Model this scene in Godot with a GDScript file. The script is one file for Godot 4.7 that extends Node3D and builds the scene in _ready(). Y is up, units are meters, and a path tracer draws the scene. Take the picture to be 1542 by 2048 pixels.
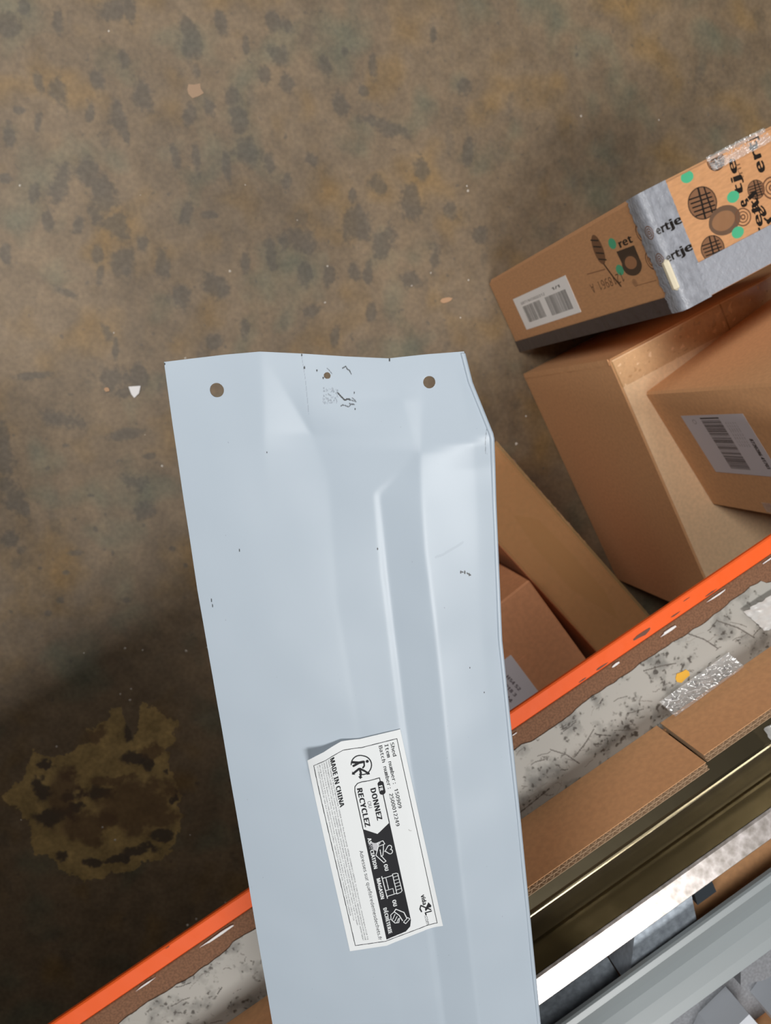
extends Node3D
# A dented grey metal shed panel held above a warehouse floor, beside a pallet rack and cartons.

const RACK_TURN := 0.5522          # the rack runs along this heading; its own axes: x along the beam, z into the shelf
const BOX_TURN := 0.4735
const DECK := 0.95
var rng := RandomNumberGenerator.new()
var M := {}
var taken := {}

func _ready():
	rng.seed = 7
	# ---------- camera ----------
	var cam := Camera3D.new()
	cam.name = "camera"
	var lens := CameraAttributesPhysical.new()
	lens.frustum_focal_length = 18.13
	lens.frustum_focus_distance = 0.5
	lens.exposure_aperture = 11.0
	lens.frustum_near = 0.02
	lens.frustum_far = 60.0
	cam.attributes = lens
	cam.fov = 67.0
	cam.near = 0.02
	cam.far = 60.0
	cam.transform = Transform3D(Basis(Vector3(0.985207, 0.171368, 0.0), Vector3(0.020239, -0.116353, -0.993002), Vector3(-0.170169, 0.978312, -0.1181)), Vector3(0, 1.75, 0))
	add_child(cam)
	cam.current = true
	# ---------- air and exposure ----------
	var env := Environment.new()
	env.background_mode = Environment.BG_COLOR
	env.background_color = Color(0.02, 0.02, 0.02)
	env.tonemap_mode = Environment.TONE_MAPPER_LINEAR
	env.tonemap_exposure = 1.0
	env.sdfgi_enabled = true
	env.ssao_enabled = true
	env.ssil_enabled = true
	var we := WorldEnvironment.new()
	we.name = "world"
	we.environment = env
	add_child(we)
	# ---------- ceiling lamps: [along the rack, across it, length, energy, label] ----------
	materials()
	for l in [
		[-0.6, 1.7, 2.0, 19.0, "wide panel lamp hanging over the pallet rack"],
		[-1.9, -2.7, 2.8, 26.0, "wide panel lamp hanging over the aisle floor, nearer the cabinet"],
		[2.6, -3.0, 2.8, 10.5, "wide panel lamp hanging over the aisle floor, nearer the stacked cartons"],
	]:
		ceiling_lamp(l[0], l[1], l[2], l[3], l[4])
	# ---------- structure ----------
	hall()
	rack()
	# ---------- things ----------
	shed_panel()
	open_carton()
	profiles()
	cartons()
	debris()
	cabinet()

# =====================================================================  helpers
func numbered(called: String) -> String:
	var k: int = taken.get(called, 0)
	taken[called] = k + 1
	return called if k == 0 else "%s_%03d" % [called, k]

func tag(o: Node, label := "", category := "", group := "", kind := ""):
	if label: o.set_meta("label", label)
	if category: o.set_meta("category", category)
	if group: o.set_meta("group", group)
	if kind: o.set_meta("kind", kind)
	return o

func thing(called: String, label: String, category: String, at := Vector3.ZERO, turn := 0.0, group := "") -> Node3D:
	var o := Node3D.new()
	o.name = numbered(called)
	add_child(o)
	o.position = at
	o.rotation.y = turn
	tag(o, label, category, group)
	return o

func part(called: String, mesh: Mesh, m: Material, parent: Node) -> MeshInstance3D:
	var o := MeshInstance3D.new()
	o.name = called if parent != self else numbered(called)
	o.mesh = mesh
	o.material_override = m
	parent.add_child(o, true)
	return o

func on_rack(e: float, y: float, g: float) -> Vector3:
	return Vector3(e * cos(RACK_TURN) + g * sin(RACK_TURN), y, -e * sin(RACK_TURN) + g * cos(RACK_TURN))

func along(line: Array, at: float, axis: int, want: int) -> float:
	# piecewise linear: the value of column `want` where column `axis` reaches `at`
	var n := line.size()
	if at <= line[0][axis]: return line[0][want]
	for i in n - 1:
		if at <= line[i + 1][axis]:
			return lerpf(line[i][want], line[i + 1][want], (at - line[i][axis]) / maxf(1e-6, line[i + 1][axis] - line[i][axis]))
	return line[n - 1][want]

func mesh_of(v: PackedVector3Array, n: PackedVector3Array, uv: PackedVector2Array, idx: PackedInt32Array) -> ArrayMesh:
	var a := []
	a.resize(Mesh.ARRAY_MAX)
	a[Mesh.ARRAY_VERTEX] = v
	a[Mesh.ARRAY_NORMAL] = n
	a[Mesh.ARRAY_TEX_UV] = uv
	a[Mesh.ARRAY_INDEX] = idx
	var m := ArrayMesh.new()
	m.add_surface_from_arrays(Mesh.PRIMITIVE_TRIANGLES, a)
	return m

func solid(v: PackedVector3Array, uv: PackedVector2Array, quads: Array, thick: Vector3) -> ArrayMesh:
	# a sheet of quads given thickness: front, back and the rim along every open edge
	var nv := v.size()
	var n := PackedVector3Array()
	n.resize(nv)
	var idx := PackedInt32Array()
	var edges := {}
	for q in quads:
		var fn: Vector3 = (v[q[2]] - v[q[0]]).cross(v[q[1]] - v[q[3]])
		for k in 4:
			n[q[k]] += fn
			var a: int = q[k]
			var b: int = q[(k + 1) % 4]
			if a == b: continue
			if edges.has(b * 1000000 + a): edges.erase(b * 1000000 + a)
			else: edges[a * 1000000 + b] = true
		idx.append_array([q[0], q[1], q[2], q[0], q[2], q[3]])
	for i in nv: n[i] = n[i].normalized()
	var front := idx.size()
	var V := v.duplicate()
	var N := n.duplicate()
	var T := uv.duplicate()
	for i in nv:
		V.append(v[i] - thick)
		N.append(-n[i])
		T.append(uv[i])
	for i in range(0, front, 3): idx.append_array([idx[i] + nv, idx[i + 2] + nv, idx[i + 1] + nv])
	for key in edges:
		var a: int = key / 1000000
		var b: int = key % 1000000
		var rn := (v[b] - v[a]).cross(thick).normalized() * -1.0
		var at := V.size()
		V.append_array([v[a], v[b], v[b] - thick, v[a] - thick])
		N.append_array([rn, rn, rn, rn])
		T.append_array([uv[a], uv[b], uv[b], uv[a]])
		idx.append_array([at + 1, at, at + 3, at + 1, at + 3, at + 2])
	return mesh_of(V, N, T, idx)

func sheet(origin: Vector3, ux: Vector3, uy: Vector3, nx: int, ny: int, lift: Callable, thick := 0.0004) -> ArrayMesh:
	# a grid from origin over ux and uy; lift(u, v) raises it along its normal; seen from the side where ux x uy points away
	var up := uy.cross(ux).normalized()
	var v := PackedVector3Array()
	var uv := PackedVector2Array()
	var q := []
	for j in ny + 1:
		for i in nx + 1:
			var a := float(i) / nx
			var b := float(j) / ny
			v.append(origin + ux * a + uy * b + up * lift.call(a, b))
			uv.append(Vector2(a, b))
	for j in ny:
		for i in nx:
			var k := j * (nx + 1) + i
			q.append([k, k + 1, k + nx + 2, k + nx + 1])
	return solid(v, uv, q, up * thick)

func flat(_a: float, _b: float) -> float:
	return 0.0

func hull(st: SurfaceTool, faces: Array, centre: Vector3):
	for f in faces:
		var n: Vector3 = (f[1] - f[0]).cross(f[2] - f[0]).normalized()
		var mid := Vector3.ZERO
		for p in f: mid += p
		mid /= f.size()
		var out := n.dot(mid - centre) > 0
		var nn := n if out else -n
		for k in range(1, f.size() - 1):
			var t := [f[0], f[k + 1], f[k]] if out else [f[0], f[k], f[k + 1]]
			for p in t:
				st.set_normal(nn)
				st.set_uv(Vector2(p.x, p.z))
				st.add_vertex(p)

func chamfer(st: SurfaceTool, lo: Vector3, hi: Vector3, r: float):
	var c := (lo + hi) / 2
	var P := func(sx: int, sy: int, sz: int, ax: int) -> Vector3:
		var s := Vector3(sx, sy, sz)
		var p := c + (hi - lo) / 2 * s
		for k in 3:
			if k != ax: p[k] -= r * s[k]
		return p
	var faces := []
	for ax in 3:
		for s in [-1, 1]:
			var f := []
			for o in [[-1, -1], [1, -1], [1, 1], [-1, 1]]:
				var sg := [0, 0, 0]
				sg[ax] = s
				sg[(ax + 1) % 3] = o[0]
				sg[(ax + 2) % 3] = o[1]
				f.append(P.call(sg[0], sg[1], sg[2], ax))
			faces.append(f)
		for a in [-1, 1]:
			for b in [-1, 1]:
				var i := (ax + 1) % 3
				var j := (ax + 2) % 3
				var s0 := [0, 0, 0]
				s0[ax] = -1; s0[i] = a; s0[j] = b
				var s1 := s0.duplicate()
				s1[ax] = 1
				faces.append([P.call(s0[0], s0[1], s0[2], i), P.call(s1[0], s1[1], s1[2], i), P.call(s1[0], s1[1], s1[2], j), P.call(s0[0], s0[1], s0[2], j)])
	for sx in [-1, 1]:
		for sy in [-1, 1]:
			for sz in [-1, 1]:
				faces.append([P.call(sx, sy, sz, 0), P.call(sx, sy, sz, 1), P.call(sx, sy, sz, 2)])
	hull(st, faces, c)

func block(lo: Vector3, hi: Vector3, r := 0.002) -> ArrayMesh:
	var st := SurfaceTool.new()
	st.begin(Mesh.PRIMITIVE_TRIANGLES)
	chamfer(st, lo, hi, r)
	return st.commit()

func extrude(poly: PackedVector2Array, x0: float, x1: float) -> ArrayMesh:
	# a closed (z, y) outline drawn out along x; flat shaded
	var st := SurfaceTool.new()
	st.begin(Mesh.PRIMITIVE_TRIANGLES)
	var n := poly.size()
	var area := 0.0
	for i in n: area += poly[i].cross(poly[(i + 1) % n])
	var pts := poly.duplicate()
	if area < 0: pts.reverse()
	for i in n:
		var a := pts[i]
		var b := pts[(i + 1) % n]
		var d := (b - a).normalized()
		var nn := Vector3(0, -d.x, d.y)   # outline runs so that its outside lies to the right
		var q := [Vector3(x0, a.y, a.x), Vector3(x0, b.y, b.x), Vector3(x1, b.y, b.x), Vector3(x1, a.y, a.x)]
		var o := [0, 1, 2, 0, 2, 3]
		if (q[1] - q[0]).cross(q[2] - q[0]).dot(nn) > 0: o = [0, 2, 1, 0, 3, 2]
		for k in o:
			st.set_normal(nn)
			st.set_uv(Vector2(q[k].x, q[k].z))
			st.add_vertex(q[k])
	var tri := Geometry2D.triangulate_polygon(pts)
	for s in [0, 1]:
		var x: float = x1 if s else x0
		var nn := Vector3(1 if s else -1, 0, 0)
		for t in range(0, tri.size(), 3):
			var p := [pts[tri[t]], pts[tri[t + 1]], pts[tri[t + 2]]]
			var w := p.map(func(c): return Vector3(x, c.y, c.x))
			if (w[1] - w[0]).cross(w[2] - w[0]).dot(nn) > 0: w = [w[0], w[2], w[1]]
			for k in w:
				st.set_normal(nn)
				st.set_uv(Vector2(k.y, k.z))
				st.add_vertex(k)
	return st.commit()

func ribbon(pts: Array, thick: float) -> PackedVector2Array:
	# an open (z, y) line made into a closed outline of even thickness
	var a := PackedVector2Array()
	var b := PackedVector2Array()
	for i in pts.size():
		var d: Vector2 = (pts[mini(i + 1, pts.size() - 1)] - pts[maxi(i - 1, 0)]).normalized()
		var n := Vector2(-d.y, d.x)
		a.append(pts[i])
		b.append(pts[i] - n * thick)
	b.reverse()
	a.append_array(b)
	return a

# ---------------------------------------------------------------------  drawing print into images
func span_poly(im: Image, p: PackedVector2Array, c: Color):
	var lo := INF
	var hi := -INF
	for q in p:
		lo = minf(lo, q.y)
		hi = maxf(hi, q.y)
	for y in range(maxi(0, int(ceil(lo - 0.5))), mini(im.get_height() - 1, int(floor(hi - 0.5))) + 1):
		var xs := []
		var yy := y + 0.5
		for i in p.size():
			var a := p[i]
			var b := p[(i + 1) % p.size()]
			if (a.y <= yy) != (b.y <= yy): xs.append(a.x + (yy - a.y) / (b.y - a.y) * (b.x - a.x))
		xs.sort()
		for k in range(0, xs.size() - 1, 2):
			var x0 := int(round(xs[k]))
			var x1 := int(round(xs[k + 1]))
			if x1 > x0: im.fill_rect(Rect2i(x0, y, x1 - x0, 1), c)

func disc(im: Image, at: Vector2, rx: float, ry: float, c: Color, turn := 0.0):
	var p := PackedVector2Array()
	for k in 28: p.append(at + Vector2(cos(TAU * k / 28) * rx, sin(TAU * k / 28) * ry).rotated(turn))
	span_poly(im, p, c)

func stroke(im: Image, pts: Array, w: float, c: Color):
	for i in pts.size() - 1:
		var a: Vector2 = pts[i]
		var b: Vector2 = pts[i + 1]
		var n := (b - a).normalized().orthogonal() * w / 2
		span_poly(im, PackedVector2Array([a + n, b + n, b - n, a - n]), c)
		disc(im, b, w / 2, w / 2, c)
	disc(im, pts[0], w / 2, w / 2, c)

func ring(im: Image, at: Vector2, r: float, w: float, c: Color, from := 0.0, to := TAU):
	var p := []
	for k in 33:
		var t := lerpf(from, to, k / 32.0)
		p.append(at + Vector2(cos(t), sin(t)) * r)
	stroke(im, p, w, c)

func words(im: Image, s: String, at: Vector2, cap: float, width: float, c: Color, turn := 0.0, weight := 400, mono := false):
	# lettering whose left end stands at `at`, half way up the capitals; width 0 keeps the face's own width
	var f := SystemFont.new()
	f.font_names = PackedStringArray(["Droid Sans Mono" if mono else "Droid Sans"])
	f.font_weight = weight
	var t := TextMesh.new()
	t.font = f
	t.text = s
	t.font_size = 48
	t.pixel_size = 0.01
	t.depth = 0.0
	t.curve_step = 2.0
	t.horizontal_alignment = HORIZONTAL_ALIGNMENT_LEFT
	var a := t.get_mesh_arrays()
	var box := t.get_aabb()
	var v: PackedVector3Array = a[Mesh.ARRAY_VERTEX]
	var ix: PackedInt32Array = a[Mesh.ARRAY_INDEX]
	var k := cap / 0.343
	var kx := width / box.size.x if width > 0.0 else k
	var mid := -0.06 + 0.343 / 2
	# the base line of this face lies a fixed way below the middle of its line box
	var base := -0.115
	mid = base + 0.343 / 2
	var tr := Transform2D(turn, at)
	for i in range(0, ix.size(), 3):
		var p := PackedVector2Array()
		for j in 3:
			var q := v[ix[i + j]]
			p.append(tr * Vector2((q.x - box.position.x) * kx, -(q.y - mid) * k))
		span_poly(im, p, c)
	if weight > 500:
		for i in range(0, ix.size(), 3):
			var p := PackedVector2Array()
			for j in 3:
				var q := v[ix[i + j]]
				p.append(tr * Vector2((q.x - box.position.x) * kx + cap * 0.09, -(q.y - mid) * k))
			span_poly(im, p, c)

func bars(im: Image, r: Rect2i, ink: Color, upright: bool, sd: int):
	var g := RandomNumberGenerator.new()
	g.seed = sd
	var at := 0
	var n := r.size.x if upright else r.size.y
	while at < n:
		var w := g.randi_range(2, 7)
		if upright: im.fill_rect(Rect2i(r.position.x + at, r.position.y, mini(w, n - at), r.size.y), ink)
		else: im.fill_rect(Rect2i(r.position.x, r.position.y + at, r.size.x, mini(w, n - at)), ink)
		at += w + g.randi_range(2, 6)

func tex(im: Image) -> ImageTexture:
	return ImageTexture.create_from_image(im)

func noise_tex(freq: float, lo: Color, hi: Color, oct := 4, sd := 1, size := 512, kind := FastNoiseLite.TYPE_SIMPLEX_SMOOTH) -> NoiseTexture2D:
	var f := FastNoiseLite.new()
	f.noise_type = kind
	f.seed = sd
	f.frequency = freq
	f.fractal_octaves = oct
	var t := NoiseTexture2D.new()
	t.width = size
	t.height = size
	t.seamless = true
	t.noise = f
	var g := Gradient.new()
	g.set_color(0, lo)
	g.set_color(1, hi)
	t.color_ramp = g
	return t

func bump_tex(freq: float, strength: float, sd := 3, kind := FastNoiseLite.TYPE_SIMPLEX_SMOOTH) -> NoiseTexture2D:
	var f := FastNoiseLite.new()
	f.noise_type = kind
	f.seed = sd
	f.frequency = freq
	var t := NoiseTexture2D.new()
	t.width = 512
	t.height = 512
	t.seamless = true
	t.noise = f
	t.as_normal_map = true
	t.bump_strength = strength
	return t

# =====================================================================  materials
func mat(called: String, c: Color, rough: float, metal := 0.0, grain: Texture2D = null, scale := 1.0) -> StandardMaterial3D:
	var m := StandardMaterial3D.new()
	m.resource_name = called
	m.albedo_color = c
	m.roughness = rough
	m.metallic = metal
	if grain:
		m.albedo_texture = grain
		m.uv1_triplanar = true
		m.uv1_scale = Vector3.ONE * scale
	M[called] = m
	return m

func rgb(r: int, g: int, b: int, a := 1.0) -> Color:
	return Color(r / 255.0, g / 255.0, b / 255.0, a)

func with_bump(m: StandardMaterial3D, t: Texture2D, s: float) -> StandardMaterial3D:
	m.normal_enabled = true
	m.normal_texture = t
	m.normal_scale = s
	return m

func printed(called: String, im: Image, rough := 0.6) -> StandardMaterial3D:
	var m := StandardMaterial3D.new()
	m.resource_name = called
	m.albedo_texture = tex(im)
	m.roughness = rough
	m.texture_repeat = false
	M[called] = m
	return m

const CARD := Color(0.81, 0.60, 0.425)

func materials():
	var fibre := noise_tex(0.05, Color(0.92, 0.92, 0.92), Color(1, 1, 1), 5, 11)
	mat("cardboard_tan", CARD, 0.82, 0.0, fibre, 4.0)
	mat("cardboard", Color(0.87, 0.655, 0.465), 0.82, 0.0, fibre, 4.0)
	mat("cardboard_pale", Color(0.96, 0.81, 0.645), 0.8, 0.0, fibre, 4.0)
	mat("cardboard_orange", Color(0.84, 0.58, 0.41), 0.75, 0.0, fibre, 3.0)
	mat("fluting", Color(0.72, 0.60, 0.48), 0.9, 0.0, fibre, 12.0)
	mat("lamp_body", Color(0.85, 0.85, 0.84), 0.5)
	var glow := mat("lamp_glow", Color(1, 1, 1), 0.4)
	glow.emission_enabled = true
	glow.emission = Color(1.0, 0.99, 0.96)
	glow.emission_energy_multiplier = 2.0
	mat("wall_paint", Color(0.58, 0.57, 0.55), 0.9, 0.0, noise_tex(0.01, Color(0.9, 0.9, 0.9), Color(1, 1, 1), 4, 5), 0.5)
	mat("roof_sheet", Color(0.52, 0.52, 0.51), 0.8)
	mat("concrete", rgb(128, 109, 85), 0.62, 0.0, noise_tex(0.012, Color(0.72, 0.72, 0.74), Color(1, 1, 1), 6, 21, 1024), 0.7)
	with_bump(mat("rack_orange", Color(0.88, 0.33, 0.035), 0.6), bump_tex(0.05, 2.0), 0.15)
	M.rack_orange.uv1_triplanar = true
	mat("rack_blue", Color(0.16, 0.24, 0.42), 0.45)
	mat("chipboard", Color(0.51, 0.36, 0.26), 0.85, 0.0, noise_tex(0.06, Color(0.72, 0.70, 0.68), Color(1, 1, 1), 4, 8), 9.0)
	mat("black_tape", Color(0.27, 0.23, 0.225), 0.38)
	with_bump(M.black_tape, bump_tex(0.02, 6.0, 9), 0.35)
	M.black_tape.uv1_triplanar = true
	M.black_tape.uv1_scale = Vector3.ONE * 3.0
	with_bump(mat("grey_tape", Color(0.58, 0.59, 0.62), 0.32), bump_tex(0.03, 8.0, 4), 0.5)
	M.grey_tape.uv1_triplanar = true
	M.grey_tape.uv1_scale = Vector3.ONE * 6.0
	mat("foam", Color(0.84, 0.80, 0.70), 0.7)
	var film := mat("clear_film", Color(0.95, 0.95, 0.95, 0.16), 0.08)
	film.transparency = BaseMaterial3D.TRANSPARENCY_ALPHA
	var tape := mat("clear_tape", Color(0.82, 0.66, 0.45, 0.28), 0.12)
	tape.transparency = BaseMaterial3D.TRANSPARENCY_ALPHA
	var flash := mat("flash_film", Color(0.95, 0.96, 0.97, 0.12), 0.05)
	flash.transparency = BaseMaterial3D.TRANSPARENCY_ALPHA
	mat("paper", Color(0.84, 0.83, 0.83), 0.7)
	var zinc := noise_tex(0.035, Color(0.55, 0.54, 0.50), Color(0.95, 0.95, 0.94), 3, 31, 512, FastNoiseLite.TYPE_CELLULAR)
	mat("steel", Color(0.52, 0.48, 0.39), 0.24, 1.0)
	with_bump(M.steel, bump_tex(0.012, 3.0, 17), 0.12)
	M.steel.uv1_triplanar = true
	M.steel.uv1_scale = Vector3.ONE * 2.0
	mat("zinc", Color(0.86, 0.83, 0.84), 0.3, 0.55, zinc, 5.0)
	mat("steel_dark", Color(0.70, 0.74, 0.78), 0.35, 0.0, noise_tex(0.03, Color(0.75, 0.75, 0.76), Color(1, 1, 1), 4, 13), 6.0)
	mat("grey_paint", Color(0.50, 0.525, 0.535), 0.36)
	mat("grey_plate", Color(0.50, 0.51, 0.53), 0.5, 0.0, noise_tex(0.05, Color(0.8, 0.8, 0.8), Color(1, 1, 1), 4, 14), 8.0)

# =====================================================================  lamps, hall, rack
func ceiling_lamp(e: float, g: float, length: float, energy: float, label: String):
	var y := 5.6
	var t := thing("ceiling_lamp", label, "lamp", on_rack(e, y, g), RACK_TURN, "panel lamps under the hall roof")
	part("housing", block(Vector3(-length / 2 - 0.03, 0.02, -0.58), Vector3(length / 2 + 0.03, 0.09, 0.58), 0.01), M.lamp_body, t)
	part("diffuser", block(Vector3(-length / 2, 0.0, -0.55), Vector3(length / 2, 0.0195, 0.55), 0.008), M.lamp_glow, t)
	for s in [-1, 1]:
		part("hanger", block(Vector3(s * length * 0.4 - 0.006, 0.09, -0.006), Vector3(s * length * 0.4 + 0.006, 0.9, 0.006), 0.002), M.lamp_body, t)
	var l := AreaLight3D.new()
	l.name = "lamp_light"
	l.area_size = Vector2(length, 1.1)
	l.light_energy = energy
	l.light_color = Color(1.0, 0.995, 0.985)
	l.shadow_enabled = true
	l.area_range = 40.0
	l.rotation.x = -PI / 2
	l.position.y = -0.01
	t.add_child(l)

func hall():
	var S := 13.0
	var top := 6.5
	# the floor: the stretch in view carries its own marks, the slab goes on around it
	var R := Rect2(-1.1, -1.4, 2.6, 3.0)
	var fl := part("floor", mesh_floor(R, S), null, self)
	fl.material_override = null
	var fm := StandardMaterial3D.new()
	fm.resource_name = "worn_concrete"
	fm.albedo_texture = tex(floor_image(R))
	fm.roughness = 0.6
	with_bump(fm, bump_tex(0.05, 3.0, 23), 0.18)
	fl.mesh.surface_set_material(0, fm)
	fl.mesh.surface_set_material(1, M.concrete)
	tag(fl, "worn brown concrete warehouse floor with dark smudges", "", "", "structure")
	var ce := part("ceiling", block(Vector3(-S, top, -S), Vector3(S, top + 0.2, S), 0.01), M.roof_sheet, self)
	tag(ce, "pale sheet roof of the hall", "", "", "structure")
	var i := 0
	for w in [["wall_left", Vector3(-S - 0.2, 0, -S), Vector3(-S, top, S)], ["wall_right", Vector3(S, 0, -S), Vector3(S + 0.2, top, S)], ["wall_back", Vector3(-S, 0, -S - 0.2), Vector3(S, top, -S)], ["wall_front", Vector3(-S, 0, S), Vector3(S, top, S + 0.2)]]:
		tag(part(w[0], block(w[1], w[2], 0.01), M.wall_paint, self), "pale painted hall wall", "", "", "structure")
		i += 1

func mesh_floor(R: Rect2, S: float) -> ArrayMesh:
	var m := ArrayMesh.new()
	var quad := func(r: Rect2, y0: float, st: SurfaceTool):
		var p := [Vector3(r.position.x, y0, r.position.y), Vector3(r.end.x, y0, r.position.y), Vector3(r.end.x, y0, r.end.y), Vector3(r.position.x, y0, r.end.y)]
		var t := [Vector2(0, 0), Vector2(1, 0), Vector2(1, 1), Vector2(0, 1)]
		for k in [0, 1, 2, 0, 2, 3]:
			st.set_normal(Vector3.UP)
			st.set_uv(t[k])
			st.add_vertex(p[k])
	var a := SurfaceTool.new()
	a.begin(Mesh.PRIMITIVE_TRIANGLES)
	quad.call(R, 0.0, a)
	a.generate_tangents()
	a.commit(m)
	var b := SurfaceTool.new()
	b.begin(Mesh.PRIMITIVE_TRIANGLES)
	quad.call(Rect2(-S, -S, 2 * S, R.position.y + S), 0.0, b)
	quad.call(Rect2(-S, R.end.y, 2 * S, S - R.end.y), 0.0, b)
	quad.call(Rect2(-S, R.position.y, R.position.x + S, R.size.y), 0.0, b)
	quad.call(Rect2(R.end.x, R.position.y, S - R.end.x, R.size.y), 0.0, b)
	chamfer(b, Vector3(-S, -0.25, -S), Vector3(S, -0.002, S), 0.001)
	b.commit(m)
	return m

# smudges on the floor: centre x, z, width, depth (cm), turn (degrees)
const SMUDGES := [[-43.0,-82.1,2.0,3.4,0],[-36.5,-79.9,2.3,5.1,5],[-25.8,-82.7,5.1,5.1,0],[-22.4,-82.5,2.8,5.7,-10],[-46.0,-78.2,4.5,5.7,0],[-11.6,-81.0,3.4,6.8,0],[-10.2,-77.2,4.0,9.0,0],[-9.8,-72.3,2.8,4.5,0],[-4.0,-81.6,2.8,5.7,-20],[0.6,-78.0,1.6,4.0,0],[6.3,-82.9,3.4,4.5,10],[9.5,-82.7,3.4,4.5,-20],[7.3,-76.6,4.5,4.5,0],[4.6,-72.4,2.8,4.5,0],[8.8,-71.2,3.2,4.5,0],[17.3,-75.3,2.8,4.0,-20],[21.6,-78.7,2.3,2.3,0],[27.6,-75.6,2.3,5.1,0],[25.4,-70.8,2.3,3.4,-20],[20.5,-67.4,3.2,5.1,0],[28.7,-64.3,6.8,2.8,8],[-40.9,-67.7,2.3,4.5,-15],[-36.9,-66.1,4.0,7.3,-8],[-29.3,-68.5,2.8,4.5,0],[-20.5,-66.7,4.3,7.3,-22],[-24.2,-73.7,2.3,4.5,0],[-31.0,-62.6,2.0,5.1,10],[-25.2,-62.0,3.6,6.8,-5],[-24.1,-58.1,1.8,4.0,-10],[-41.3,-60.0,1.7,4.0,10],[-46.7,-56.8,2.0,4.5,0],[-44.5,-62.2,2.3,1.7,0],[-2.8,-67.9,4.5,4.5,-20],[-1.3,-63.0,4.0,6.8,-20],[0.1,-57.0,5.1,6.8,-10],[-6.9,-65.1,2.8,4.5,-10],[-11.3,-63.8,2.3,4.5,0],[-14.6,-55.2,2.5,5.1,-15],[-10.0,-54.9,2.3,6.8,0],[-3.9,-53.7,1.7,6.2,-5],[5.3,-54.8,3.4,4.5,-20],[9.0,-51.3,2.8,4.5,0],[13.9,-56.2,2.8,3.4,-20],[20.5,-66.9,2.8,4.0,0],[23.1,-49.4,2.3,4.0,0],[28.7,-51.3,4.5,4.5,0],[-37.5,-48.0,4.5,9.0,12],[-32.0,-50.8,4.0,6.8,15],[-29.3,-45.4,5.7,9.0,0],[-27.0,-40.5,5.7,6.8,-20],[-25.8,-33.5,6.8,5.7,0],[-40.3,-41.0,2.3,5.7,12],[-34.5,-40.2,2.3,4.5,15],[-42.9,-46.3,2.0,4.5,10],[-48.1,-48.9,2.5,2.3,0],[-48.9,-34.2,2.3,4.5,0],[-21.6,-36.7,2.3,5.1,-10],[-17.6,-32.7,3.4,6.8,-5],[-30.8,-34.3,2.8,4.5,0],[-30.4,-30.7,2.0,4.0,10],[-12.1,-44.2,2.8,5.1,15],[-7.5,-43.4,4.0,1.7,8],[-6.8,-28.9,6.8,6.2,30],[-14.2,-26.1,4.0,5.7,25],[5.0,-36.6,2.5,7.9,-8],[-0.4,-34.3,2.3,4.5,0],[12.5,-31.0,3.4,6.2,0],[18.0,-31.7,2.9,4.5,0],[14.1,-24.1,5.1,2.5,-10],[23.0,-33.0,2.8,5.1,-10],[26.4,-32.5,2.3,5.1,0],[26.9,-24.4,2.8,4.0,0],[-37.1,-26.5,5.1,2.3,20],[-29.4,-18.4,2.5,5.1,-10],[-7.1,-17.2,3.4,3.4,0],[-0.7,-19.5,2.3,4.5,0],[19.0,-18.8,2.3,4.5,8],[11.5,-38.9,9.0,5.7,-20],[23.6,-42.6,7.9,6.8,0],[29.8,-39.6,5.7,6.8,0],[36.0,-48.5,6.8,6.8,0],[40.8,-84.2,2.0,6.8,0],[47.7,-73.4,3.4,4.5,0],[49.0,-59.8,2.3,6.8,0],[74.1,-81.8,1.4,1.4,0],[32.0,-63.2,7.9,3.4,5],[38.2,-56.0,3.4,6.8,-20],[45.1,-46.7,3.4,5.7,0],[41.7,-35.8,3.4,5.7,0],[36.0,-31.2,4.5,4.5,0],[52.2,-41.6,3.4,4.5,0],[-29.8,-8.5,7.9,5.7,0],[-23.1,-10.1,3.4,5.7,0],[-26.3,-5.9,4.5,2.3,0],[-38.8,-0.0,7.9,4.5,10],[-26.7,3.0,6.8,2.3,-8],[-51.3,6.3,3.8,14.7,0],[-50.4,15.3,5.0,10.2,-20],[-48.2,18.6,3.4,4.5,-30],[-23.6,19.8,4.7,3.6,0],[-25.8,13.5,6.8,4.5,0],[-38.6,28.6,3.4,1.4,0],[-49.2,27.7,2.8,2.5,0],[-51.1,25.5,3.4,4.5,0],[-28.0,-14.8,1.6,5.7,0],[-45.3,-9.4,6.8,1.6,-6],[-39.0,5.3,1.8,1.1,0],[-42.8,10.1,1.1,1.1,0],[-34.4,16.1,1.6,0.9,0],[-33.7,23.5,1.1,1.4,0],[-17.5,28.4,1.6,1.4,0],[-30.3,28.8,0.9,1.8,0],[-40.3,32.9,1.8,1.1,0],[-45.4,31.7,1.1,0.9,0],[-28.0,39.5,2.3,1.8,0],[-41.6,39.0,1.6,1.4,0],[-44.3,41.7,2.0,1.6,0],[-14.9,32.1,1.1,1.1,0],[-21.6,7.6,3.4,1.6,-10]]

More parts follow.
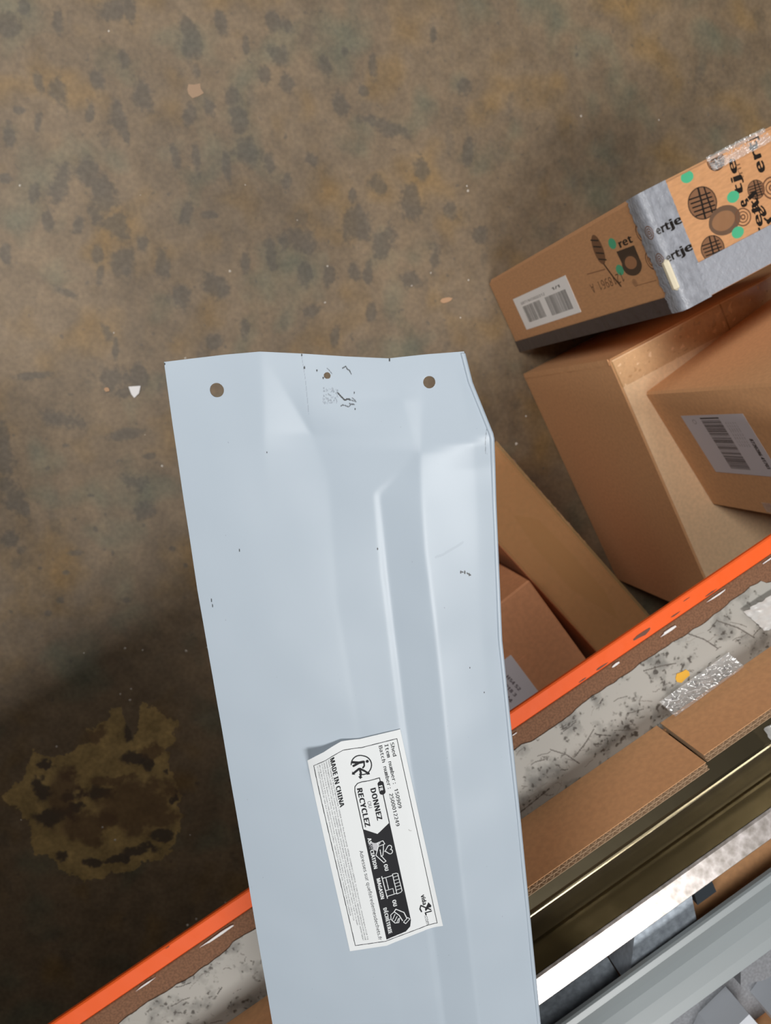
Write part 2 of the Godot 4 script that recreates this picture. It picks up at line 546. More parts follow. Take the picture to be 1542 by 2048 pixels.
func floor_image(R: Rect2) -> Image:
	var W := 1560
	var Hh := 1800
	var k := W / R.size.x      # pixels per metre
	var field := func(freq: float, sd: int, oct: int) -> PackedByteArray:
		var f := FastNoiseLite.new()
		f.noise_type = FastNoiseLite.TYPE_SIMPLEX_SMOOTH
		f.frequency = freq
		f.seed = sd
		f.fractal_octaves = oct
		var im := f.get_image(W, Hh, false, false, false)
		im.convert(Image.FORMAT_L8)
		return im.get_data()
	var coarse: PackedByteArray = field.call(0.0054, 4, 3)
	var mid: PackedByteArray = field.call(0.024, 5, 4)
	var fine: PackedByteArray = field.call(0.12, 6, 3)
	var warm: PackedByteArray = field.call(0.0072, 9, 3)
	var pits: PackedByteArray = field.call(0.066, 12, 2)
	var mark := PackedFloat32Array()
	mark.resize(W * Hh)
	for s in SMUDGES:
		blot(mark, W, Hh, (Vector2(s[0], s[1]) / 100.0 - R.position) * k, Vector2(s[2], s[3]) / 200.0 * k, deg_to_rad(s[4]), 0.56, mid, fine)
	rng.seed = 41
	for i in 380:
		var p := Vector2(rng.randf() * W, rng.randf() * Hh)
		blot(mark, W, Hh, p, Vector2(rng.randf_range(4, 10), rng.randf_range(7, 20)), rng.randf_range(-0.4, 0.4), rng.randf_range(0.1, 0.28), mid, fine)
	var out := PackedByteArray()
	out.resize(W * Hh * 3)
	for i in W * Hh:
		var c := coarse[i] / 255.0 - 0.5
		var m := mid[i] / 255.0 - 0.5
		var f := fine[i] / 255.0 - 0.5
		var w := warm[i] / 255.0
		var v := 1.0 + c * 0.22 + m * 0.24 + f * 0.2
		var r := 110.0 * v
		var g := 93.0 * v
		var b := 72.0 * v
		var o := clampf((w - 0.56) * 3.0, 0, 1)
		r += o * 9.0
		b -= o * 17.0
		var u := clampf((0.42 - w) * 4.0, 0, 1)
		r -= u * 12.0
		b += u * 3.0
		var pit := clampf((0.20 - pits[i] / 255.0) * 9.0, 0, 1) * 0.5
		var d := maxf(mark[i], pit)
		r = lerpf(r, 74.0 + f * 20.0, d)
		g = lerpf(g, 68.0 + f * 20.0, d)
		b = lerpf(b, 60.0 + f * 20.0, d)
		out[i * 3] = clampi(int(r), 0, 255)
		out[i * 3 + 1] = clampi(int(g), 0, 255)
		out[i * 3 + 2] = clampi(int(b), 0, 255)
	var im := Image.create_from_data(W, Hh, false, Image.FORMAT_RGB8, out)
	spill(im, R, k, fine, mid, W)
	return im

func blot(mark: PackedFloat32Array, W: int, Hh: int, at: Vector2, half: Vector2, turn: float, strength: float, mid: PackedByteArray, fine: PackedByteArray):
	var reach := maxf(half.x, half.y) * 1.5
	for y in range(maxi(0, int(at.y - reach)), mini(Hh, int(at.y + reach))):
		for x in range(maxi(0, int(at.x - reach)), mini(W, int(at.x + reach))):
			var q := (Vector2(x, y) - at).rotated(-turn) / half
			var i := y * W + x
			var d := q.length() + (mid[i] - 128) / 128.0 * 0.75 + (fine[i] - 128) / 128.0 * 0.22
			var a := smoothstep(0.0, 1.0, clampf((1.2 - d) * 1.5, 0, 1)) * strength
			if a > mark[i]: mark[i] = a

# the dried yellowish spill on the floor, an outline (cm) with dark and rusty patches in it
func spill(im: Image, R: Rect2, k: float, fine: PackedByteArray, mid: PackedByteArray, W: int):
	var rim := PackedVector2Array()
	for p in [[-55.6,82.4],[-53.6,80.7],[-51.0,79.4],[-50.4,76.2],[-48.8,72.8],[-46.0,73.5],[-42.3,74.4],[-38.0,72.1],[-37.5,68.3],[-33.3,67.5],[-32.8,63.7],[-29.9,63.9],[-29.5,67.4],[-27.2,71.3],[-25.5,64.2],[-22.3,64.2],[-21.0,67.2],[-18.0,68.2],[-18.5,73.1],[-20.5,74.5],[-19.9,77.3],[-18.9,80.5],[-19.4,82.8],[-17.5,85.7],[-17.8,89.2],[-17.5,94.0],[-18.9,97.8],[-23.6,101.4],[-30.5,103.4],[-35.2,103.7],[-40.1,104.2],[-43.6,102.6],[-45.8,99.1],[-50.1,95.1],[-50.9,90.4],[-52.4,86.5]]: rim.append((Vector2(p[0], p[1]) / 100.0 - R.position) * k)
	var dark := []
	for s in [[-47.7,81.2,3.8,5.0,0],[-45.3,88.3,9.2,4.2,0],[-35.1,83.8,5.4,4.6,0],[-40.4,86.8,3.8,3.1,0],[-27.4,87.6,20.0,13.1,1],[-32.1,80.6,11.5,2.3,1],[-38.2,91.3,13.9,7.7,1],[-28.2,69.7,3.5,4.6,0],[-27.7,75.9,5.8,3.5,0],[-24.6,77.3,3.5,3.8,0],[-27.5,98.6,7.7,3.1,0],[-21.9,95.2,6.2,2.3,0],[-43.3,97.8,4.6,3.1,0],[-37.5,100.1,4.6,2.3,0],[-32.2,99.9,6.2,1.9,0],[-46.8,75.9,3.1,2.7,0],[-42.5,79.3,2.3,2.3,1],[-20.3,79.6,1.9,1.9,0],[-19.0,86.7,1.5,3.5,0],[-41.3,83.6,5.4,3.5,0],[-35.2,70.0,6.2,3.1,1],[-42.7,83.9,7.7,11.5,1],[-23.4,74.7,6.2,4.6,1]]: dark.append([(Vector2(s[0], s[1]) / 100.0 - R.position) * k, Vector2(s[2], s[3]) / 200.0 * k, s[4]])
	var box := Rect2(rim[0], Vector2.ZERO)
	for p in rim: box = box.expand(p)
	box = box.grow(12)
	for y in range(int(box.position.y), int(box.end.y)):
		for x in range(int(box.position.x), int(box.end.x)):
			if x < 0 or x >= im.get_width() or y < 0 or y >= im.get_height(): continue
			var i := y * W + x
			var wob := Vector2(mid[i] - 128, mid[(i + 9000) % mid.size()] - 128) * 0.07 + Vector2(fine[i] - 128, fine[(i + 5000) % fine.size()] - 128) * 0.03
			var p := Vector2(x, y) + wob
			if not Geometry2D.is_point_in_polygon(p, rim): continue
			var here := im.get_pixel(x, y)
			var f := (fine[i] - 128) / 128.0
			var c := Color(0.62, 0.52, 0.33) * (1.0 + f * 0.14 + (mid[i] - 128) / 128.0 * 0.2)
			var a := 0.9
			for s in dark:
				var d: float = ((p - s[0]) / s[1]).length() + (mid[i] - 128) / 128.0 * 0.5
				var t := clampf((1.1 - d) * 3.0, 0, 1)
				if s[2] == 0: c = c.lerp(Color(0.27, 0.23, 0.20), t * 0.85)
				else: c = c.lerp(Color(0.36, 0.27, 0.20), t * 0.6)
			im.set_pixel(x, y, here.lerp(c, a))

func rack():
	var t := thing("storage_rack", "orange edged storage rack carrying the white laminated shelf", "rack", on_rack(0, 0, 0.4258), RACK_TURN)
	var x0 := -1.95
	var x1 := 1.55
	var lip := PackedVector2Array()
	for q in [[0.0, -0.0015], [0.0015, 0.0], [0.0180, 0.0], [0.0195, -0.0015], [0.0195, -0.0185], [0.046, -0.0185], [0.046, -0.034], [0.0155, -0.034], [0.0155, -0.005], [0.0, -0.005]]: lip.append(Vector2(q[0], DECK + q[1]))
	var bm := part("front_rail", extrude(lip, x0, x1), M.rack_orange, t)
	tag(bm, "orange painted steel rail with chipped paint")
	var back := PackedVector2Array()
	for p in lip: back.append(Vector2(0.93 - p.x, p.y))
	part("rear_rail", extrude(back, x0, x1), M.rack_orange, t)
	for s in [[x0 - 0.06, -0.02], [x0 - 0.06, 0.87], [x1, -0.02], [x1, 0.87]]:
		var up := part("upright", block(Vector3(s[0], 0.008, s[1]), Vector3(s[0] + 0.06, 1.5, s[1] + 0.08), 0.004), M.rack_blue, t)
		part("foot_plate", block(Vector3(s[0] - 0.03, 0, s[1] - 0.02), Vector3(s[0] + 0.09, 0.008, s[1] + 0.1), 0.002), M.rack_blue, up)
	# scuffs and chips where the orange paint is gone: thin flakes of primer and bare metal
	rng.seed = 77
	var bare := mat("bare_metal", Color(0.38, 0.24, 0.18), 0.6)
	var big := [[0.245, 0.011, 0.034, 0.006], [0.185, 0.016, 0.018, 0.0025], [0.29, 0.014, 0.016, 0.002], [0.34, 0.0165, 0.020, 0.002], [0.158, 0.0165, 0.012, 0.002], [-0.38, 0.002, 0.008, 0.0014], [0.31, 0.006, 0.012, 0.001]]
	for c in big:
		part("paint_chip", flake(Vector3(c[0], DECK + 0.0001, c[1]), c[2], c[3], 0.0003), bare, t)
	# the shelf board
	var d := thing("shelf_board", "chipboard shelf with dirty torn white laminate behind the orange rail", "shelf", on_rack(0, DECK, 0.4455), RACK_TURN)
	part("board", block(Vector3(x0 + 0.02, -0.018, 0.0005), Vector3(x1 - 0.02, -0.0008, 0.89), 0.001), M.chipboard, d)
	var lam := part("laminate", laminate(x0 + 0.03, x1 - 0.03), laminate_material(), d)
	tag(lam, "torn white laminate smeared with black dirt")
	for c in [[0.275, 0.006, 0.03, 0.004], [0.345, 0.0035, 0.035, 0.0026], [0.20, 0.0035, 0.016, 0.003], [-0.33, 0.0035, 0.05, 0.003], [0.42, 0.003, 0.02, 0.002], [-0.42, 0.003, 0.03, 0.002], [0.06, 0.004, 0.01, 0.0015]]:
		part("laminate_chip", flake(Vector3(c[0], 0.0006, c[1]), c[2], c[3], 0.0008), M.paper, d)
	# crumpled leftovers of white film and a clear film lying on the board
	var w := thing("film_scrap", "crumpled white plastic film scrap on the dirty laminate by the carton", "film", on_rack(0.395, DECK + 0.0035, 0.485), RACK_TURN)
	rng.seed = 5
	var nz := FastNoiseLite.new()
	nz.frequency = 2.2
	nz.seed = 3
	part("film", sheet(Vector3(-0.035, 0.0, -0.004), Vector3(0.09, 0, 0.004), Vector3(0.012, 0, 0.036), 26, 14, func(a, b): return 0.004 + 0.005 * nz.get_noise_2d(a * 4, b * 3) + 0.005 * absf(nz.get_noise_2d(a * 2 + 7, b * 2)), 0.0003), mat("white_film", Color(0.70, 0.69, 0.68), 0.35), w)
	var y := thing("yellow_blob", "small yellow sticker scrap on the dirty white laminate", "sticker", on_rack(0.262, DECK + 0.0012, 0.508), RACK_TURN)
	part("scrap", flake(Vector3(0, 0.0, 0), 0.022, 0.016, 0.0006), mat("yellow", Color(0.80, 0.60, 0.16), 0.6), y)

func flake(at: Vector3, w: float, d: float, thick: float) -> ArrayMesh:
	var p := PackedVector2Array()
	var n := 9
	for k in n:
		var r := rng.randf_range(0.55, 1.0)
		p.append(Vector2(cos(TAU * k / n) * w / 2 * r, sin(TAU * k / n) * d / 2 * r))
	var st := SurfaceTool.new()
	st.begin(Mesh.PRIMITIVE_TRIANGLES)
	var top := []
	var low := []
	for q in p:
		top.append(at + Vector3(q.x, thick, q.y))
		low.append(at + Vector3(q.x, 0, q.y))
	var fs := []
	for k in n:
		fs.append([at + Vector3(0, thick, 0), top[k], top[(k + 1) % n]])
		fs.append([at, low[k], low[(k + 1) % n]])
		fs.append([top[k], top[(k + 1) % n], low[(k + 1) % n], low[k]])
	hull(st, fs, at + Vector3(0, thick / 2, 0))
	return st.commit()

func laminate(x0: float, x1: float) -> ArrayMesh:
	# a sheet with a ragged front edge
	var f := FastNoiseLite.new()
	f.frequency = 9.0
	f.fractal_octaves = 4
	f.seed = 15
	var n := 700
	var v := PackedVector3Array()
	var uv := PackedVector2Array()
	var q := []
	for i in n + 1:
		var x := lerpf(x0, x1, float(i) / n)
		var front := 0.0225 + 0.006 * f.get_noise_1d(x) + 0.002 * f.get_noise_1d(x * 6.0)
		if x > 0.40: front += 0.006
		var z := [front, front + 0.004, 0.1, 0.88]
		for k in 4:
			v.append(Vector3(x, 0.0007 if k == 0 else 0.001, z[k]))
			uv.append(Vector2((x + 0.8) / 1.7, (z[k] - 0.01) / 0.11))
	for i in n:
		for k in 3:
			var a := i * 4 + k
			q.append([a, a + 4, a + 5, a + 1])
	return solid(v, uv, q, Vector3(0, 0.0008, 0))

func laminate_material() -> StandardMaterial3D:
	var W := 2048
	var Hh := 132
	var im := Image.create(W, Hh, false, Image.FORMAT_RGB8)
	im.fill(Color(0.60, 0.59, 0.565))
	var at := func(e: float, z: float) -> Vector2: return Vector2((e + 0.8) / 1.7 * W, (z - 0.01) / 0.11 * Hh)
	var nz := FastNoiseLite.new()
	nz.frequency = 0.02
	nz.seed = 8
	nz.fractal_octaves = 5
	var n2 := FastNoiseLite.new()
	n2.frequency = 0.09
	n2.seed = 18
	n2.fractal_octaves = 3
	for y in Hh:
		for x in W:
			var d := nz.get_noise_2d(x, y)
			var s := n2.get_noise_2d(x, y)
			var e := x / float(W) * 1.7 - 0.8
			var dirty := clampf(1.0 - absf(e - 0.2) / 0.16, 0.0, 1.0)
			var v := 1.0 - clampf(d * 0.9 - 0.02, 0.0, 0.5) * 0.55
			var c := Color(0.60, 0.59, 0.565) * v
			var spot := clampf((s - 0.30 + dirty * 0.16) * 4.5, 0, 1) * clampf((d + 0.12) * 4.0, 0, 1)
			c = c.lerp(Color(0.20, 0.18, 0.16), spot * 0.8)
			im.set_pixel(x, y, c)
	rng.seed = 99
	var ink := Color(0.22, 0.20, 0.18)
	for i in 220:
		var p: Vector2 = at.call(rng.randf_range(-0.75, 0.6), rng.randf_range(0.025, 0.1))
		var dir := Vector2.from_angle(rng.randf_range(-0.5, 0.9)) * rng.randf_range(4, 26)
		var pts := [p]
		for k in 3: pts.append(pts[-1] + dir / 3 + Vector2(rng.randf_range(-2, 2), rng.randf_range(-2, 2)))
		stroke(im, pts, rng.randf_range(0.6, 1.4), ink.lerp(Color(0.6, 0.58, 0.55), rng.randf()))
	for s in [[0.02, 0.028, -0.01, 0.075], [0.085, 0.045, 0.105, 0.08], [0.105, 0.07, 0.14, 0.055], [0.225, 0.03, 0.262, 0.045], [0.29, 0.02, 0.315, 0.06], [0.33, 0.03, 0.36, 0.075], [0.0, 0.09, 0.06, 0.085]]:
		stroke(im, [at.call(s[0], s[1]), at.call((s[0] + s[2]) / 2 + 0.003, (s[1] + s[3]) / 2), at.call(s[2], s[3])], 1.5, ink.lerp(Color(0.5, 0.48, 0.46), 0.35))
	var m := printed("dirty_laminate", im, 0.55)
	m.texture_repeat = true
	return m

# =====================================================================  the shed panel
const LEFT := [[-88.3, -41.7, 0.0], [-85.5, -5.8, 0.0], [-76.0, 94.2, 0.0], [-59.0, 239.1, 0.0], [-39.9, 407.0, 0.0], [-9.7, 664.9, 0.0]]
const FOLDS := [
	[[-32.6, -47.9, 4.6], [-32.0, -20.4, 3.2], [-32.6, 8.6, 1.6], [-29.1, 53.5, 1.0], [-25.4, 100.2, 1.0], [10.2, 406.1, 0.8], [40.0, 663.7, 0.8]],
	[[-31.7, -47.6, 4.6], [-18.0, -23.2, 2.2], [-5.0, -1.1, -0.4], [2.6, 26.4, 1.0], [5.1, 99.9, 1.7], [17.4, 178.8, 1.7], [39.4, 346.3, 1.6], [79.3, 662.7, 1.4]],
	[[-9.0, -46.7, 3.7], [-7.4, -23.2, 2.6], [-6.0, -11.7, 1.4], [-3.5, 0.0, -0.2], [4.9, 26.4, 1.0], [8.7, 99.9, 1.7], [20.9, 178.8, 1.7], [43.1, 346.3, 1.6], [83.1, 662.7, 1.4]],
	[[39.8, -44.2, 0.2], [46.4, -20.3, 1.6], [55.7, 8.5, 6.8], [43.6, 21.2, 5.1], [31.7, 33.2, 4.1], [36.3, 83.7, 3.3], [47.2, 178.0, 3.1], [75.5, 404.1, 2.9], [107.9, 660.8, 2.6]],
	[[41.5, -44.2, 0.2], [48.2, -20.3, 1.6], [56.5, 9.0, 7.0], [46.5, 22.7, 5.3], [34.3, 35.4, 3.5], [39.0, 84.0, 2.4], [50.0, 178.5, 2.3], [78.6, 404.9, 2.1], [111.4, 661.9, 1.9]],
	[[60.6, -45.9, 0.2], [59.6, -20.4, 3.2], [57.3, 9.5, 7.8], [61.4, 67.0, 7.9], [67.9, 113.7, 7.8], [82.4, 245.0, 7.3], [101.7, 400.0, 6.9], [133.5, 654.9, 6.3]],
	[[76.2, -47.0, 0.0], [82.0, -26.1, 3.6], [88.0, 4.3, 7.6], [89.8, 19.8, 4.8], [91.6, 37.9, 3.1], [94.3, 81.0, 1.9], [96.4, 115.9, 1.7], [112.1, 248.9, 1.5], [132.4, 405.6, 1.3], [165.3, 663.0, 1.2]]]
const RIGHT := [[82.8, -47.6, -0.0], [87.4, -30.3, 2.5], [100.0, -0.2, 6.8], [101.6, 17.1, 3.2], [103.1, 38.4, 0.8], [106.4, 81.8, -0.8], [109.7, 126.8, -1.4], [125.6, 250.8, -1.3], [145.1, 408.3, -1.3], [177.4, 666.7, -1.1]]
const TOP := [[-88.3, 0.0], [-71.8, -1.4], [-52.9, -2.9], [-32.6, -3.9], [-9.2, -2.0], [15.0, 0.4], [39.8, 2.4], [60.6, 0.9], [82.8, 0.0]]
const HOLES := [[-58.5, -25.9, 4.1], [4.9, -34.1, 2.0], [63.1, -30.4, 3.5]]

func panel_height(u: float, v: float) -> float:
	var pu := along(LEFT, v, 1, 0)
	var ph := along(LEFT, v, 1, 2)
	if u <= pu: return ph
	for k in 8:
		var line: Array = FOLDS[k] if k < 7 else RIGHT
		var nu := along(line, v, 1, 0)
		var nh := along(line, v, 1, 2)
		if u <= nu: return lerpf(ph, nh, (u - pu) / maxf(0.01, nu - pu))
		pu = nu
		ph = nh
	return ph

func shed_panel():
	var t := thing("shed_panel", "dented light grey metal shed panel with punched holes and a white sticker", "panel", Vector3(0.03994, 1.29802, 0.00866))
	t.basis = Basis(Vector3(0.985207, 0.171368, 0.0), Vector3(-0.170682, 0.981263, 0.089385), Vector3(0.015318, -0.088062, 0.995997))
	var nx := 168
	var rows := PackedFloat32Array()
	var r := 0.0
	while r < 1.0:
		rows.append(r)
		r += 1.1 / 706.6 if r < 0.2 else 3.2 / 706.6
	rows.append(1.0)
	var ny := rows.size() - 1
	var P := PackedVector2Array()
	var h := PackedFloat32Array()
	for j in ny + 1:
		var vl := lerpf(-41.7, 664.9, rows[j])
		var vr := lerpf(-47.6, 659.4, rows[j])
		var a := Vector2(along(LEFT, vl, 1, 0), vl)
		var b := Vector2(along(RIGHT, vr, 1, 0), vr)
		var fade := clampf(1.0 - rows[j] * 9.0, 0, 1)
		for i in nx + 1:
			var p := a.lerp(b, float(i) / nx)
			p.y += along(TOP, p.x, 0, 1) * fade
			P.append(p)
			h.append(panel_height(p.x, p.y))
	# rounded bends: smooth the heights over neighbouring points
	for pass_ in 2:
		var s := h.duplicate()
		for j in ny + 1:
			for i in range(1, nx):
				var k := j * (nx + 1) + i
				s[k] = (h[k - 1] + 2 * h[k] + h[k + 1]) / 4
		h = s.duplicate()
		for j in range(1, ny):
			if rows[j] > 0.2: break
			for i in nx + 1:
				var k := j * (nx + 1) + i
				s[k] = (h[k - nx - 1] + 2 * h[k] + h[k + nx + 1]) / 4
		h = s
	var dents := FastNoiseLite.new()
	dents.frequency = 0.012
	dents.seed = 6
	dents.fractal_octaves = 2
	# the punched holes: drop the cells inside, pull the ring of points onto the circle
	var inside := PackedByteArray()
	inside.resize(P.size())
	for k in P.size():
		for c in HOLES:
			if P[k].distance_to(Vector2(c[0], c[1])) < c[2]: inside[k] = 1
	var quads := []
	for j in ny:
		for i in nx:
			var k := j * (nx + 1) + i
			var q := [k, k + 1, k + nx + 2, k + nx + 1]
			if inside[q[0]] + inside[q[1]] + inside[q[2]] + inside[q[3]] < 4: quads.append(q)
	var v := PackedVector3Array()
	var uv := PackedVector2Array()
	for k in P.size():
		var p := P[k]
		if inside[k]:
			for c in HOLES:
				var m := Vector2(c[0], c[1])
				if p.distance_to(m) < c[2]: p = m + (p - m).normalized() * c[2]
		var hh := h[k] + 0.55 * dents.get_noise_2d(p.x, p.y)
		v.append(Vector3(p.x, hh, p.y) / 1000.0)
		uv.append(Vector2((p.x + 100.0) / 300.0, (p.y + 60.0) / 740.0))
	part("sheet", solid(v, uv, quads, Vector3(0, 0.0007, 0)), panel_material(), t)
	# the folded hem along the right edge
	var hv := PackedVector3Array()
	var ht := PackedVector2Array()
	var hq := []
	var n := 220
	for j in n + 1:
		var vv := lerpf(-46.5, 659.0, float(j) / n)
		var uu := along(RIGHT, vv, 1, 0)
		var hh := along(RIGHT, vv, 1, 2)
		for i in 6:
			var w := PI * i / 5.0
			hv.append(Vector3(uu - 0.9 - 1.4 * cos(w) * 1.0, hh + 0.2 + 1.0 * sin(w), vv) / 1000.0)
			ht.append(Vector2((uu + 100.0) / 300.0, (vv + 60.0) / 740.0))
	for j in n:
		for i in 5:
			var k := j * 6 + i
			hq.append([k, k + 1, k + 7, k + 6])
	part("hem", solid(hv, ht, hq, Vector3(0, 0.0005, 0)), M.panel_paint, t)
	sticker(t)

func panel_material() -> StandardMaterial3D:
	var W := 1200
	var Hh := 1776
	var im := Image.create(W, Hh, false, Image.FORMAT_RGB8)
	var base := Color(0.60, 0.644, 0.69)
	im.fill(base)
	var at := func(u: float, v: float) -> Vector2: return Vector2((u + 100.0) / 300.0 * W, (v + 60.0) / 740.0 * Hh)
	var ink := Color(0.10, 0.11, 0.12)
	var pale := base.lerp(ink, 0.35)
	var line := func(pts: Array, w: float, c: Color):
		var q := []
		for p in pts: q.append(at.call(p[0], p[1]))
		stroke(im, q, w, c)
	line.call([[10.8, -24.5], [12.6, -22.3], [14.8, -20.3], [16.4, -21.0], [17.6, -20.6]], 2.2, ink)
	line.call([[17.6, -20.6], [19.3, -20.0], [21.4, -19.4]], 1.4, base.lerp(ink, 0.6))
	line.call([[18.9, -21.6], [20.8, -20.0]], 1.2, base.lerp(ink, 0.6))
	line.call([[12.4, -16.8], [13.4, -17.6], [15.6, -17.0], [16.8, -16.4], [18.2, -17.6], [17.3, -18.4], [18.6, -18.0], [20.3, -17.8]], 1.4, base.lerp(ink, 0.65))
	line.call([[13.6, -38.3], [15.5, -39.3], [16.3, -37.8], [17.6, -37.0], [18.6, -35.0]], 1.6, base.lerp(ink, 0.75))
	line.call([[4.9, -38.2], [6.2, -37.0], [7.8, -35.0]], 1.0, base.lerp(ink, 0.6))
	line.call([[-9.2, -45.4], [-8.9, -42.0], [-7.6, -33.0], [-6.6, -20.0], [-6.2, -12.0]], 0.8, base.lerp(ink, 0.25))
	for d in [[-7.9, -38.6, 1.6], [-0.9, -37.0, 1.4], [2.6, -32.8, 1.3], [-9.2, -45.6, 1.4], [20.2, -24.5, 1.2], [20.6, -15.2, 1.2], [-49.5, 69.1, 1.2], [33.3, 67.5, 1.4], [83.1, 81.6, 1.8], [85.6, 81.9, 2.0], [88.4, 83.6, 1.8], [-88.0, -40.6, 1.6], [40.4, -43.0, 1.8], [-31.0, 10.0, 0.8], [99.6, 160.0, 1.0], [90.0, 143.0, 1.1]]:
		disc(im, at.call(d[0], d[1]), d[2], d[2] * 1.2, ink)
	for s in [[-67.8, 100.0, -67.7, 101.4], [-67.3, 103.4, -67.2, 104.8], [-49.5, 68.5, -49.5, 69.8], [83.0, 81.2, 84.5, 81.8], [87.0, 82.6, 89.3, 83.9]]:
		line.call([[s[0], s[1]], [s[2], s[3]]], 1.8, ink)
	line.call([[67.8, 71.6], [72.0, 70.4], [76.0, 68.0], [79.8, 66.0], [84.0, 63.4]], 4.0, base.lerp(ink, 0.06))
	line.call([[96.0, -4.0], [95.4, 2.0], [95.9, 10.0]], 1.6, base.lerp(ink, 0.3))
	rng.seed = 12
	for i in 80:
		var p: Vector2 = at.call(2.0 + rng.randf() * 9.0, -27.0 + rng.randf() * 8.5)
		disc(im, p, rng.randf_range(0.6, 2.4), rng.randf_range(0.5, 1.6), base.lerp(ink, rng.randf_range(0.06, 0.3)))
	for i in 60:
		disc(im, at.call(rng.randf_range(-80, 120), rng.randf_range(-40, 500)), 0.8, 0.8, base.lerp(ink, rng.randf_range(0.05, 0.25)))
	var m := printed("panel_paint", im, 0.4)
	m.metallic_specular = 0.5
	return m

# ---------------------------------------------------------------------  the sticker on the panel
func sticker(t: Node3D):
	var A := Vector2(47.3, 184.1)
	var B := Vector2(76.2, 325.2)
	var Cc := Vector2(14.2, 346.9)
	var D := Vector2(-13.0, 201.3)
	var nx := 110
	var ny := 50
	var v := PackedVector3Array()
	var uv := PackedVector2Array()
	var q := []
	for j in ny + 1:
		for i in nx + 1:
			var a := float(i) / nx
			var b := float(j) / ny
			var p := A.lerp(B, a).lerp(D.lerp(Cc, a), b)
			# the corner by the small print has come loose and curls up
			var loose := maxf(0.0, 1.0 - Vector2(a * 145.0, (1.0 - b) * 63.0).distance_to(Vector2(-2, -2)) / 40.0)
			var lift := 0.35 + 11.0 * loose * loose
			var h := 0.0
			for w in 5: h += panel_height(p.x + (w - 2) * 1.6, p.y) / 5.0
			h += 0.12 * sin(a * 9.0 + b * 4.0)
			p.x += 3.0 * loose * loose
			p.y += a * 4.2 * maxf(0.0, 1.0 - absf(b - 0.60) / 0.42) - (1.0 - a) * 2.4 * maxf(0.0, 1.0 - absf(b - 0.62) / 0.2)
			v.append(Vector3(p.x, h + lift + 0.35, p.y) / 1000.0)
			uv.append(Vector2(a, b))
	for j in ny:
		for i in nx:
			var k := j * (nx + 1) + i
			q.append([k, k + 1, k + nx + 2, k + nx + 1])
	var m := printed("sticker_print", sticker_image(), 0.55)
	m.metallic_specular = 0.35
	tag(part("sticker", solid(v, uv, q, Vector3(0, 0.00015, 0)), m, t), "white printed product sticker with black French recycling bar, one corner peeling")

